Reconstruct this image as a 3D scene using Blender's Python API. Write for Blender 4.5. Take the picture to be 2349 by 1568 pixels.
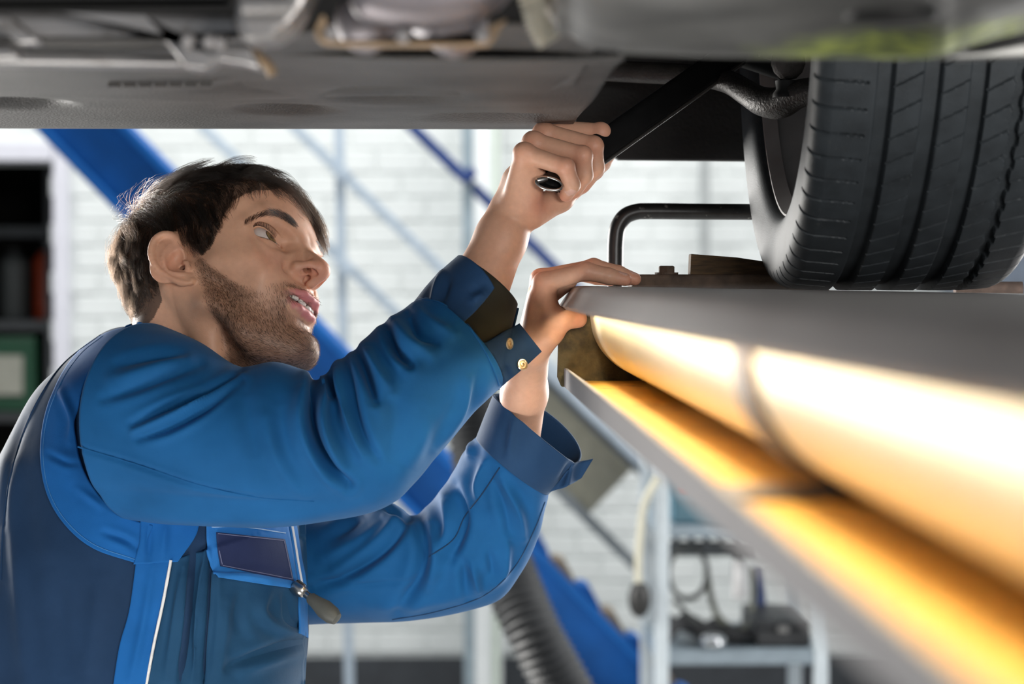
import bpy, bmesh, math, random
import numpy as np
from mathutils import Vector, Matrix, Euler

for _o in list(bpy.data.objects):
    bpy.data.objects.remove(_o, do_unlink=True)
SC = bpy.context.scene
COL = SC.collection
rng = np.random.default_rng(7)
random.seed(7)

# ------------------------------------------------------------------ camera
FPX, CXP, CYP = 5500.0, 1174.5, 784.0
CAMZ = 1.62
D = 2.35                                  # focus distance: face and hands
cam_d = bpy.data.cameras.new('camera')
cam_d.sensor_width = 36.0
cam_d.lens = FPX / 2349.0 * 36.0
cam_d.clip_start = 0.02
cam_d.dof.use_dof = True
cam_d.dof.focus_distance = D - 0.06
cam_d.dof.aperture_fstop = 5.0
cam = bpy.data.objects.new('camera', cam_d)
cam.location = (0, 0, CAMZ)
cam.rotation_euler = (math.radians(90 - 1.468), 0, math.radians(-1.453))
COL.objects.link(cam)
SC.camera = cam

# ------------------------------------------------------------------ world, lights, exposure
SC.view_settings.view_transform = 'Standard'
SC.view_settings.look = 'None'
SC.view_settings.gamma = 1.0
SC.view_settings.use_curve_mapping = False
SC.view_settings.exposure = 0.0
wd = bpy.data.worlds.new('world')
SC.world = wd
wd.use_nodes = True
wd.node_tree.nodes['Background'].inputs[0].default_value = (0.86, 0.93, 1.0, 1)
wd.node_tree.nodes['Background'].inputs[1].default_value = 0.38

def area(name, loc, target, sx, sy, power, color=(1, 1, 1)):
    l = bpy.data.lights.new(name, 'AREA')
    l.shape = 'RECTANGLE'; l.size = sx; l.size_y = sy
    l.energy = power; l.color = color
    o = bpy.data.objects.new(name, l)
    o.location = loc
    o.rotation_euler = (Vector(target) - Vector(loc)).to_track_quat('-Z', 'Y').to_euler()
    COL.objects.link(o)
    return o
# workshop daylight: tall windows behind on both sides, ceiling tubes over the back bay; front and low fill lights are added
area('window_light', (-2.0, 4.9, 1.75), (-0.25, 2.35, 1.65), 1.4, 1.6, 250, (1.0, 0.97, 0.92))
area('window_light', (2.1, 4.6, 1.75), (0.1, 2.3, 1.5), 1.2, 1.6, 150, (1.0, 0.98, 0.95))
area('front_fill', (1.05, -0.9, 1.60), (0.0, 2.3, 1.68), 1.0, 0.8, 76, (1.0, 0.97, 0.93))  # added fill from the front right for face, sleeve and tyre
area('low_fill', (-0.75, 1.15, 0.25), (-0.05, 2.0, 1.78), 0.8, 0.5, 18, (1.0, 0.97, 0.92))  # added fill from below to brighten the undertray
area('ceiling_light', (0.5, 5.9, 4.6), (0.5, 8.4, 1.2), 8.0, 1.2, 300, (1.0, 0.99, 0.97))

# ------------------------------------------------------------------ pixel -> place at a given distance
_RW = np.array(Euler((math.radians(90 - 1.468), 0, math.radians(-1.453))).to_matrix())
def P(px, py, Y):
    d = _RW @ np.array([(px - CXP) / FPX, -(py - CYP) / FPX, -1.0])
    return np.array([0, 0, CAMZ]) + d * (Y / d[1])
def Pv(arr, Y):
    arr = np.asarray(arr, float)
    Y = np.broadcast_to(np.asarray(Y, float), arr.shape[:1])
    d = np.stack([(arr[:, 0] - CXP) / FPX, -(arr[:, 1] - CYP) / FPX, -np.ones(len(arr))], 1) @ _RW.T
    return np.array([0, 0, CAMZ]) + d * (Y / d[:, 1])[:, None]
def to_px(p):
    q = (np.asarray(p, float) - np.array([0, 0, CAMZ])) @ _RW
    return np.stack([CXP - FPX * q[:, 0] / q[:, 2], CYP + FPX * q[:, 1] / q[:, 2]], 1)

# ------------------------------------------------------------------ materials
MATS = {}
def _nodes(name):
    m = bpy.data.materials.new(name)
    m.use_nodes = True
    nt = m.node_tree
    return m, nt, nt.nodes['Principled BSDF']
def mat(name, col, rough=0.5, metal=0.0, var=0.12, scale=30.0, bump=0.0, bscale=None, dirt=None, dscale=8.0, damt=0.5,
        coat=0.0, sheen=0.0, stretch=None, emit=None, estr=0.0, spec=None, trans=0.0):
    if name in MATS:
        return MATS[name]
    m, nt, b = _nodes(name)
    N, L = nt.nodes, nt.links
    tc = N.new('ShaderNodeTexCoord')
    vec = tc.outputs['Object']
    if stretch:
        mp = N.new('ShaderNodeMapping'); mp.inputs['Scale'].default_value = stretch
        L.new(vec, mp.inputs['Vector']); vec = mp.outputs['Vector']
    nz = N.new('ShaderNodeTexNoise'); nz.inputs['Scale'].default_value = scale; nz.inputs['Detail'].default_value = 5
    L.new(vec, nz.inputs['Vector'])
    rp = N.new('ShaderNodeValToRGB')
    c = np.array(col[:3], float)
    rp.color_ramp.elements[0].position = 0.3; rp.color_ramp.elements[1].position = 0.7
    rp.color_ramp.elements[0].color = (*np.clip(c * (1 - var), 0, 1), 1)
    rp.color_ramp.elements[1].color = (*np.clip(c * (1 + var), 0, 1), 1)
    L.new(nz.outputs['Fac'], rp.inputs['Fac'])
    out = rp.outputs['Color']
    if dirt is not None:
        n2 = N.new('ShaderNodeTexNoise'); n2.inputs['Scale'].default_value = dscale; n2.inputs['Detail'].default_value = 8
        n2.inputs['Roughness'].default_value = 0.7
        L.new(vec, n2.inputs['Vector'])
        r2 = N.new('ShaderNodeValToRGB')
        r2.color_ramp.elements[0].position = 0.62 - 0.3 * damt; r2.color_ramp.elements[1].position = 0.72
        L.new(n2.outputs['Fac'], r2.inputs['Fac'])
        mx = N.new('ShaderNodeMix'); mx.data_type = 'RGBA'
        L.new(r2.outputs['Color'], mx.inputs[0]); L.new(out, mx.inputs[6])
        mx.inputs[7].default_value = (*dirt[:3], 1)
        out = mx.outputs[2]
    L.new(out, b.inputs['Base Color'])
    b.inputs['Roughness'].default_value = rough
    b.inputs['Metallic'].default_value = metal
    if spec is not None: b.inputs['Specular IOR Level'].default_value = spec
    if coat: b.inputs['Coat Weight'].default_value = coat
    if trans: b.inputs['Transmission Weight'].default_value = trans
    if sheen:
        b.inputs['Sheen Weight'].default_value = sheen; b.inputs['Sheen Roughness'].default_value = 0.4
    if emit is not None:
        b.inputs['Emission Color'].default_value = (*emit, 1); b.inputs['Emission Strength'].default_value = estr
    if bump:
        n3 = N.new('ShaderNodeTexNoise'); n3.inputs['Scale'].default_value = bscale or scale * 6; n3.inputs['Detail'].default_value = 4
        L.new(vec, n3.inputs['Vector'])
        bp = N.new('ShaderNodeBump'); bp.inputs['Strength'].default_value = bump; bp.inputs['Distance'].default_value = 0.002
        L.new(n3.outputs['Fac'], bp.inputs['Height']); L.new(bp.outputs['Normal'], b.inputs['Normal'])
    MATS[name] = m
    return m

# ------------------------------------------------------------------ object helpers
def link(o, parent=None):
    COL.objects.link(o)
    if parent is not None:
        o.parent = parent
    return o
def tag(o, label=None, cat=None, group=None, kind=None):
    if label: o['label'] = label
    if cat: o['category'] = cat
    if group: o['group'] = group
    if kind: o['kind'] = kind
    return o
def empty(name, loc, label=None, cat=None, group=None):
    o = bpy.data.objects.new(name, None)
    o.location = tuple(loc); o.empty_display_size = 0.05
    COL.objects.link(o)
    return tag(o, label, cat, group)
def mesh_obj(name, verts, faces, material, parent=None, smooth=True, mats=None, fmat=None):
    """one mesh object in world coordinates; the origin is put at its own middle (relative to the parent's place)"""
    v = np.asarray(verts, float)
    off = (v.min(0) + v.max(0)) / 2 if parent is None else np.array(world_loc(parent))
    me = bpy.data.meshes.new(name)
    fl = faces if isinstance(faces, list) else np.asarray(faces).tolist()
    me.from_pydata((v - off).tolist(), [], fl)
    for m in ([material] if mats is None else mats):
        me.materials.append(m)
    if fmat is not None:
        me.polygons.foreach_set('material_index', np.asarray(fmat, np.int32))
    if smooth:
        me.polygons.foreach_set('use_smooth', np.ones(len(me.polygons), bool))
    me.update()
    o = bpy.data.objects.new(name, me)
    if parent is None:
        o.location = off
    return link(o, parent)
def world_loc(o):
    p = np.zeros(3)
    while o is not None:
        p = p + np.array(o.location); o = o.parent
    return p
class MB:
    """collects simple solids into one mesh"""
    def __init__(s): s.v = []; s.f = []; s.n = 0
    def add(s, v, f):
        s.v.append(np.asarray(v, float)); s.f += [[i + s.n for i in q] for q in f]; s.n += len(v); return s
    def hexa(s, c8):
        return s.add(c8, [[0, 3, 2, 1], [4, 5, 6, 7], [0, 1, 5, 4], [1, 2, 6, 5], [2, 3, 7, 6], [3, 0, 4, 7]])
    def box(s, lo, hi):
        x0, y0, z0 = lo; x1, y1, z1 = hi
        return s.hexa([(x0, y0, z0), (x1, y0, z0), (x1, y1, z0), (x0, y1, z0), (x0, y0, z1), (x1, y0, z1), (x1, y1, z1), (x0, y1, z1)])
    def bar(s, a, b, w, h, up=(0, 0, 1)):
        a = np.array(a, float); b = np.array(b, float); t = b - a; t /= np.linalg.norm(t)
        u = np.array(up, float); x = np.cross(t, u)
        if np.linalg.norm(x) < 1e-6: x = np.cross(t, (1, 0, 0))
        x /= np.linalg.norm(x); u = np.cross(x, t)
        c = [(-w / 2, -h / 2), (w / 2, -h / 2), (w / 2, h / 2), (-w / 2, h / 2)]
        return s.hexa([a + x * i + u * j for i, j in c] + [b + x * i + u * j for i, j in c])
    def tube(s, pts, r, n=12, cap=True, closed=False):
        pts = np.asarray(pts, float); m = len(pts)
        r = np.broadcast_to(np.asarray(r, float), (m,))
        t = np.gradient(pts, axis=0); t /= np.linalg.norm(t, axis=1)[:, None] + 1e-12
        u = np.cross(t[0], (0, 0, 1.0))
        if np.linalg.norm(u) < 1e-3: u = np.cross(t[0], (1.0, 0, 0))
        u /= np.linalg.norm(u); vs = []
        for i in range(m):
            u = u - t[i] * u.dot(t[i]); u /= np.linalg.norm(u); w = np.cross(t[i], u)
            a = np.arange(n) * 2 * math.pi / n
            vs.append(pts[i] + r[i] * (np.cos(a)[:, None] * u + np.sin(a)[:, None] * w))
        f = [[i * n + j, i * n + (j + 1) % n, (i + 1) * n + (j + 1) % n, (i + 1) * n + j] for i in range(m - 1) for j in range(n)]
        if cap: f += [list(range(n))[::-1], list(range((m - 1) * n, m * n))]
        return s.add(np.concatenate(vs), f)
    def lathe(s, prof, origin, axis, n=32, cap=True):
        """prof: (along axis, radius) pairs"""
        ax = np.array(axis, float); ax /= np.linalg.norm(ax)
        u = np.cross(ax, (0, 0, 1.0))
        if np.linalg.norm(u) < 1e-3: u = np.cross(ax, (1.0, 0, 0))
        u /= np.linalg.norm(u); w = np.cross(ax, u); a = np.arange(n) * 2 * math.pi / n
        ring = np.cos(a)[:, None] * u + np.sin(a)[:, None] * w
        v = np.concatenate([np.array(origin) + ax * h + ring * r for h, r in prof]); m = len(prof)
        f = [[i * n + j, i * n + (j + 1) % n, (i + 1) * n + (j + 1) % n, (i + 1) * n + j] for i in range(m - 1) for j in range(n)]
        if cap: f += [list(range(n))[::-1], list(range((m - 1) * n, m * n))]
        return s.add(v, f)
    def extrude(s, poly, vec):
        """a flat outline (3-D points) pushed along vec"""
        p = np.asarray(poly, float); n = len(p); vec = np.array(vec, float)
        return s.add(np.concatenate([p, p + vec]), [list(range(n))[::-1], list(range(n, 2 * n))] +
                     [[i, (i + 1) % n, n + (i + 1) % n, n + i] for i in range(n)])
    def build(s, name, material, parent=None, smooth=False, bevel=0.0, seg=2, sub=0, auto=None):
        o = mesh_obj(name, np.concatenate(s.v), s.f, material, parent, smooth)
        if bevel:
            md = o.modifiers.new('bevel', 'BEVEL'); md.width = bevel; md.segments = seg; md.limit_method = 'ANGLE'
            md.angle_limit = math.radians(35)
        if sub:
            md = o.modifiers.new('sub', 'SUBSURF'); md.levels = sub; md.render_levels = sub
        if auto is not None:
            for p in o.data.polygons: p.use_smooth = True
            try: o.data.set_sharp_from_angle(angle=math.radians(auto))
            except Exception: pass
        return o
def spline(pts, n):
    """Catmull-Rom through the points, n samples"""
    p = np.asarray(pts, float)
    q = np.concatenate([[2 * p[0] - p[1]], p, [2 * p[-1] - p[-2]]])
    t = np.linspace(0, len(p) - 1 - 1e-9, n); i = t.astype(int); u = (t - i)[:, None]
    a, b, c, d = q[i], q[i + 1], q[i + 2], q[i + 3]
    return 0.5 * (2 * b + (c - a) * u + (2 * a - 5 * b + 4 * c - d) * u ** 2 + (3 * b - a - 3 * c + d) * u ** 3)

# ------------------------------------------------------------------ soft solids: distance fields meshed with surface nets
def smin(a, b, k):
    h = np.maximum(k - np.abs(a - b), 0) / k
    return np.minimum(a, b) - h * h * k * 0.25
def smax(a, b, k): return -smin(-a, -b, k)
def d_sph(p, c, r): return np.sqrt(((p - np.asarray(c, np.float32)) ** 2).sum(-1)) - np.float32(r)
def d_cone(p, a, b, ra, rb):
    a = np.asarray(a, np.float32); b = np.asarray(b, np.float32)
    ab = b - a; h = np.clip(((p - a) @ ab) / max(float(ab @ ab), 1e-12), 0, 1)
    q = p - a - h[..., None] * ab
    return np.sqrt((q * q).sum(-1)) - (ra + (rb - ra) * h)
def d_ell(p, c, r, rot=None):
    q = p - np.asarray(c, np.float32)
    if rot is not None: q = q @ np.asarray(rot, np.float32)      # columns: the ellipsoid's axes
    r = np.asarray(r, np.float32)
    k0 = np.sqrt(((q / r) ** 2).sum(-1)); k1 = np.sqrt(((q / (r * r)) ** 2).sum(-1)) + 1e-9
    return k0 * (k0 - 1) / k1
def chain(p, pts, k=0.0):
    d = None
    for i in range(len(pts) - 1):
        a, b = pts[i], pts[i + 1]
        e = d_cone(p, a[:3], b[:3], a[3], b[3])
        d = e if d is None else (smin(d, e, k) if k else np.minimum(d, e))
    return d
def surface(f, lo, hi, h, B=4, slack=1.4):
    lo = np.array(lo, np.float32); n = np.ceil((np.array(hi) - lo) / (h * B)).astype(int)
    G = n * B + 1
    g = [np.arange(n[i]) for i in range(3)]
    cc = np.stack(np.meshgrid(*g, indexing='ij'), -1).reshape(-1, 3)
    cd = f((lo + (cc + 0.5) * (B * h)).astype(np.float32))
    grid = np.empty(tuple(G), np.float32)
    big = np.repeat(np.repeat(np.repeat(cd.reshape(n), B, 0), B, 1), B, 2)
    grid[:-1, :-1, :-1] = big; grid[-1] = grid[-2]; grid[:, -1] = grid[:, -2]; grid[:, :, -1] = grid[:, :, -2]
    near = cc[np.abs(cd) < B * h * 0.87 * slack]
    loc = np.stack(np.meshgrid(*[np.arange(B + 1)] * 3, indexing='ij'), -1).reshape(-1, 3)
    for s in range(0, len(near), 1500):
        idx = (near[s:s + 1500, None, :] * B + loc[None]).reshape(-1, 3)
        grid[idx[:, 0], idx[:, 1], idx[:, 2]] = f((lo + idx * np.float32(h)).astype(np.float32))
    sg = grid < 0
    c = sg[:-1, :-1, :-1].astype(np.int8)
    tot = np.zeros(c.shape, np.int8)
    for dx in (0, 1):
        for dy in (0, 1):
            for dz in (0, 1):
                tot += sg[dx:dx + c.shape[0], dy:dy + c.shape[1], dz:dz + c.shape[2]]
    act = (tot > 0) & (tot < 8)
    ids = np.argwhere(act)
    vid = np.full(c.shape, -1, np.int32); vid[act] = np.arange(len(ids))
    acc = np.zeros((len(ids), 3)); cnt = np.zeros(len(ids))
    for ax in range(3):
        o = [a for a in range(3) if a != ax]
        for i in (0, 1):
            for j in (0, 1):
                a = ids.copy(); a[:, o[0]] += i; a[:, o[1]] += j
                b = a.copy(); b[:, ax] += 1
                va = grid[a[:, 0], a[:, 1], a[:, 2]]; vb = grid[b[:, 0], b[:, 1], b[:, 2]]
                m = (va < 0) != (vb < 0)
                t = np.where(m, va / np.where(m, va - vb, 1), 0)
                pt = (a - ids).astype(float); pt[:, ax] += t
                acc += pt * m[:, None]; cnt += m
    v = lo + (ids + acc / cnt[:, None]) * h
    faces = []
    for ax in range(3):
        o = [(ax + 1) % 3, (ax + 2) % 3]
        sl0 = [slice(None)] * 3; sl1 = [slice(None)] * 3
        sl0[ax] = slice(0, -1); sl1[ax] = slice(1, None)
        ch = sg[tuple(sl0)] != sg[tuple(sl1)]
        e = np.argwhere(ch)
        e = e[(e[:, o[0]] > 0) & (e[:, o[1]] > 0) & (e[:, o[0]] < G[o[0]] - 1) & (e[:, o[1]] < G[o[1]] - 1)]
        q = []
        for i, j in ((0, 0), (1, 0), (1, 1), (0, 1)):
            k = e.copy(); k[:, o[0]] -= i; k[:, o[1]] -= j
            q.append(vid[k[:, 0], k[:, 1], k[:, 2]])
        q = np.stack(q, 1)
        ins = sg[e[:, 0], e[:, 1], e[:, 2]]
        q[~ins] = q[~ins][:, ::-1]
        faces.append(q)
    fa = np.concatenate(faces); fa = fa[(fa >= 0).all(1)]
    return v, fa
def relax(v, f, it=2, lam=0.5):
    n = len(v)
    e = np.concatenate([f[:, [0, 1]], f[:, [1, 2]], f[:, [2, 3]], f[:, [3, 0]]]); e = np.concatenate([e, e[:, ::-1]])
    cnt = np.bincount(e[:, 0], minlength=n)[:, None].clip(1)
    for _ in range(it):
        for l in (lam, -lam * 1.02):
            s = np.stack([np.bincount(e[:, 0], weights=v[e[:, 1], k], minlength=n) for k in range(3)], 1) / cnt
            v = v + l * (s - v)
    return v
def normals(v, f):
    a = v[f[:, 2]] - v[f[:, 0]]; b = v[f[:, 3]] - v[f[:, 1]]
    fn = np.cross(a, b); n = np.zeros_like(v)
    for k in range(4):
        for c in range(3):
            n[:, c] += np.bincount(f[:, k], weights=fn[:, c], minlength=len(v))
    return n / (np.linalg.norm(n, axis=1)[:, None] + 1e-12)
def vcol(o, cols, name='Col'):
    at = o.data.color_attributes.new(name, 'FLOAT_COLOR', 'POINT')
    c = np.ones((len(cols), 4), np.float32); c[:, :3] = cols
    at.data.foreach_set('color', c.ravel())
def sst(x, a, b):
    t = np.clip((x - a) / (b - a), 0, 1); return t * t * (3 - 2 * t)
# ------------------------------------------------------------------ the workshop: floor, brick wall, doorway
YW = 8.4
PXW = YW / FPX
M_FLOOR = mat('floor_concrete', (0.30, 0.30, 0.295), 0.6, var=0.15, scale=3)
tag(MB().box((-6, -2, -0.05), (7, 14, 0.0)).build('floor', M_FLOOR), kind='structure')
def wx(px): return P(px, 643, YW)[0]
def wz(py): return P(1035, py, YW)[2]
M_MORTAR = mat('wall_mortar', (0.67, 0.70, 0.69), 0.9, scale=20)
M_BRICK = mat('wall_brick_paint', (0.70, 0.73, 0.72), 0.7, var=0.05, scale=6)
xd0, xd1, zl = wx(-160), wx(128), wz(372)
wall = MB().box((xd1, YW, 0), (6.5, YW + .25, 4.2)).box((-5.5, YW, zl), (xd1, YW + .25, 4.2)).box((-5.5, YW, 0), (xd0, YW + .25, zl)).build('wall_back', M_MORTAR)
tag(wall, kind='structure')
# bricks: the ones in plain view are parts, the rest joined
bh, bl = 0.0842, 0.175
OCC = [[(-50, 1600), (0, 1000), (240, 700), (250, 500), (420, 360), (700, 400), (760, 640), (730, 840), (1050, 600), (1230, 280), (1440, 300), (1300, 520), (1250, 640), (1330, 640), (1300, 820), (1700, 1300), (2400, 1600)],
       [(1290, 650), (2400, 650), (2400, 1600), (1900, 1600), (1290, 860)], [(1720, 0), (2400, 0), (2400, 680), (1780, 660)], [(-100, -100), (2400, -100), (2400, 283), (-100, 283)], [(1310, 100), (1310, 372), (1750, 372), (1750, 100)]]
def in_poly(poly, x, y):
    r = False
    for i in range(len(poly)):
        (x1, y1), (x2, y2) = poly[i - 1], poly[i]
        if (y1 > y) != (y2 > y) and x < (x2 - x1) * (y - y1) / (y2 - y1) + x1: r = not r
    return r
def brick_mesh(l):
    mb = MB(); g = 0.005; c = 0.004; d = 0.007
    x0, x1, z0, z1 = -l / 2 + g, l / 2 - g, -bh / 2 + g, bh / 2 - g
    v = [(x0, 0, z0), (x1, 0, z0), (x1, 0, z1), (x0, 0, z1), (x0 + c, -d, z0 + c), (x1 - c, -d, z0 + c), (x1 - c, -d, z1 - c), (x0 + c, -d, z1 - c)]
    me = bpy.data.meshes.new('brick')
    me.from_pydata(v, [], [[0, 1, 5, 4], [1, 2, 6, 5], [2, 3, 7, 6], [3, 0, 4, 7], [4, 5, 6, 7]]); me.materials.append(M_BRICK)
    return me, v
me_b, vb = brick_mesh(bl)
cand, rest = [], []
for r in range(0, 50):
    z = 0.35 + r * bh
    for c in range(-26, 31):
        x = c * bl + (bl / 2 if r % 2 else 0)
        if xd0 - .12 < x < xd1 - .02 and z < zl + 0.12: continue
        q = to_px(np.array([[x, YW, z]]))[0]
        vis = -60 < q[0] < 2410 and 270 < q[1] < 1545 and not any(in_poly(p, *q) for p in OCC)
        (cand if vis else rest).append((x, z))
cand_v, rest = cand[:300], rest + cand[300:]
wl = np.array(wall.location)
for x, z in cand_v:
    o = bpy.data.objects.new('brick', me_b); o.location = (x - wl[0], YW - wl[1] + random.uniform(-.002, .002), z - wl[2]); link(o, wall)
mb = MB()
for x, z in rest:
    mb.add(np.array(vb) + [x, YW, z], [[0, 1, 5, 4], [1, 2, 6, 5], [2, 3, 7, 6], [3, 0, 4, 7], [4, 5, 6, 7]])
tag(mb.build('brickwork', M_BRICK, wall), kind='stuff')
M_WHITE = mat('white_frame_paint', (0.66, 0.66, 0.72), 0.5, var=0.04)
dj = MB().box((xd1, YW - .06, 0), (wx(163), YW + .1, wz(328))).box((xd0 - .06, YW - .06, wz(372)), (xd1 - .002, YW + .1, wz(328))).box((xd0 - .06, YW - .06, 0), (xd0, YW + .1, wz(374)))
tag(dj.build('door_1', M_WHITE, bevel=.006), kind='structure')
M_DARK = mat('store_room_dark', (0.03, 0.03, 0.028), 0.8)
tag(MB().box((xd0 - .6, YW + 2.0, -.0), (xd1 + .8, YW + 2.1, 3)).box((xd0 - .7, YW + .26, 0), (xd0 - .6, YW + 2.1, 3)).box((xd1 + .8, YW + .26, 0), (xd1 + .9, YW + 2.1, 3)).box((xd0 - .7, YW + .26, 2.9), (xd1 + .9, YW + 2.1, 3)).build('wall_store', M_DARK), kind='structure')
tag(MB().box((xd1 + .06, YW - .03, 0), (6.5, YW, wz(1505))).build('baseboard_back', mat('plinth_dark_paint', (0.028, 0.033, 0.040), .5, var=.2)), kind='structure')
# things in the store room
Ys = 8.85
def pbox(name, x0, y0, x1, y1, Y, dep, m, label, cat, bevel=.008, group=None):
    a = P(x0, y1, Y); b = P(x1, y0, Y)
    o = MB().box((a[0], Y, a[2]), (b[0], Y + dep, b[2])).build(name, m, bevel=bevel)
    return tag(o, label, cat, group)
rack = empty('storage_rack', P(60, 1500, Ys), 'dark steel storage rack seen through the open doorway', 'rack')
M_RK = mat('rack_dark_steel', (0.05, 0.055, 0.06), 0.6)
for y in (520, 735, 945, 1190):
    a = P(-130, y + 22, Ys); b = P(112, y, Ys)
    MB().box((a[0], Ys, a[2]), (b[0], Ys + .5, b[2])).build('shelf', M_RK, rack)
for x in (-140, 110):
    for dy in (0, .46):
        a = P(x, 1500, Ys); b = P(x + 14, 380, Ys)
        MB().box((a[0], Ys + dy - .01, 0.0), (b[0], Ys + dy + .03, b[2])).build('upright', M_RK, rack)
def canister(name, x0, y0, x1, y1, m, label, cat):
    a = P(x0, y1, Ys); b = P(x1, y0, Ys); c = np.array([(a[0] + b[0]) / 2, Ys + .18, a[2]]); r = (b[0] - a[0]) / 2; h = b[2] - a[2]
    t = empty(name, c, label, cat)
    MB().lathe([(0, r * .9), (h * .03, r), (h * .8, r), (h * .9, r * .55), (h * .92, r * .4)], c, (0, 0, 1), 24).build('body', m, t, auto=40)
    MB().lathe([(h * .92, r * .42), (h, r * .4)], c, (0, 0, 1), 16).build('cap', mat('cap_black', (0.02, 0.02, 0.02), .5), t, auto=40)
    return t
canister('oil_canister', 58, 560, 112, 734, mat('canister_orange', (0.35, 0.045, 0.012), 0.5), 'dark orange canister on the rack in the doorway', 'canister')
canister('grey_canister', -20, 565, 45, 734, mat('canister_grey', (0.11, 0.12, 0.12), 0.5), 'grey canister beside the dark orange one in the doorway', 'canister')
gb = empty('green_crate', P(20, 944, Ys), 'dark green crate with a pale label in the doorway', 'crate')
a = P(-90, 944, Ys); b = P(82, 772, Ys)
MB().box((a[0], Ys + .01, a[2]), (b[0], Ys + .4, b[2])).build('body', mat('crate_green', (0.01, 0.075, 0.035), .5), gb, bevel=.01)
a = P(-75, 905, Ys); b = P(52, 815, Ys)
MB().box((a[0], Ys - .004, a[2]), (b[0], Ys + .012, b[2])).build('paper_label', mat('label_pale', (0.42, 0.42, 0.36), .7), gb)

# ------------------------------------------------------------------ behind the man: blue lift beam, steel frames, hose, trolley
M_BLUE = mat('beam_blue_paint', (0.004, 0.100, 0.37), 0.6, var=0.12, scale=12, spec=.25)
M_DBLUE = mat('rod_dark_blue', (0.006, 0.035, 0.17), 0.4)
M_PALE = mat('frame_pale_steel', (0.42, 0.50, 0.58), 0.5, var=.05)
M_TEETH = mat('rack_brown_steel', (0.22, 0.17, 0.12), 0.6, var=.25)
Yb = 6.0
bm_ = empty('lift_beam', P(800, 900, Yb), 'broad blue diagonal steel lift beam behind the man', 'lift beam')
def pquad(mb, pts, Y, dep):
    q = [P(x, y, Y) for x, y in pts]
    return mb.extrude(q, (0, dep, 0))
pquad(MB(), [(-60, 152), (1560, 1812), (1560, 1595), (120, 112)], Yb, .12).build('web', M_BLUE, bm_, bevel=.01)
pquad(MB(), [(-62, 150), (1560, 1814), (1560, 1786), (-34, 150)], Yb - .06, .22).build('lower_flange', M_BLUE, bm_, bevel=.004)
pquad(MB(), [(96, 116), (1560, 1622), (1560, 1594), (126, 116)], Yb - .06, .22).build('upper_flange', M_BLUE, bm_, bevel=.004)
for i in range(9):                                            # locking teeth along the beam's upper edge
    x = 1196 + i * 58; y = 1222 + i * 60
    pquad(MB(), [(x, y + 14), (x + 58, y + 72), (x + 64, y + 46), (x + 40, y + 2), (x + 18, y - 6)], Yb - .03, .1).build('tooth', M_TEETH if i % 2 else M_BLUE, bm_, bevel=.004)
def rod(name, a, b, Y, wpx, m, label, cat, Y2=None, group=None):
    p, q = P(*a, Y), P(*b, Y2 or Y); w = wpx * Y / FPX
    return tag(MB().bar(p, q, w, w, up=(0, 1, 0)).build(name, m, bevel=w * .12), label, cat, group)
Yl = 7.5
lf = empty('lattice_frame', P(785, 1100, Yl), 'pale steel lattice frame with crossed braces behind the man', 'steel frame')
def lat(nm, a, b, w, m=M_PALE, dy=0):
    p, q = P(*a, Yl + dy), P(*b, Yl + dy); ww = w * Yl / FPX
    MB().bar(p, q, ww, ww, up=(0, 1, 0)).build(nm, m, lf, bevel=ww * .1)
lat('post', (776, 180), (806, 1826), 22)
lat('brace', (570, 190), (1130, 730), 22, dy=.1); lat('brace', (360, 190), (1120, 920), 22, dy=.1)
lat('gusset', (770, 380), (800, 412), 30, dy=-.05); lat('gusset', (775, 592), (806, 628), 30, dy=-.05)
f2 = empty('tall_post', P(1075, 1500, 7.3), 'grey upright post holding the dark blue diagonal rods', 'post')
MB().bar(P(1072, 150, 7.3), (P(1078, 1555, 7.3)[0], 7.3, 0), .034, .034, up=(0, 1, 0)).build('post', mat('post_grey', (0.27, 0.34, 0.38), .5), f2, bevel=.004)
MB().bar(P(1066, 392, 7.26), P(1082, 412, 7.26), .05, .05, up=(0, 1, 0)).build('clamp', M_DBLUE, f2, bevel=.004)
MB().bar(P(880, 228, 7.3), P(1066, 408, 7.3), .034, .034, up=(0, 1, 0)).build('diagonal_rod', M_DBLUE, f2, bevel=.006)
MB().bar(P(1082, 424, 7.3), P(1420, 760, 7.3), .034, .034, up=(0, 1, 0)).build('diagonal_rod', M_DBLUE, f2, bevel=.006)
wp = empty('wall_panel', P(1118, 1500, 8.1), 'white upright cable duct on the brick wall behind the raised hand', 'duct')
a = P(1088, 1500, 8.1); b = P(1152, 150, 8.1)
MB().box((a[0], 8.1, 0), (b[0], YW - .02, b[2])).build('duct_body', mat('duct_white', (0.80, 0.83, 0.83), .5, var=.03), wp, bevel=.01)
MB().box((b[0] - .03, 8.085, 0), (b[0] - .012, 8.105, b[2])).build('edge_strip', mat('duct_strip_green', (0.52, 0.60, 0.50), .5), wp)
rod('wall_conduit', (1617, 250), (1617, 900), 8.3, 20, mat('conduit_grey', (0.33, 0.35, 0.35), .5), 'thin grey conduit on the wall left of the tyre', 'conduit')
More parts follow.
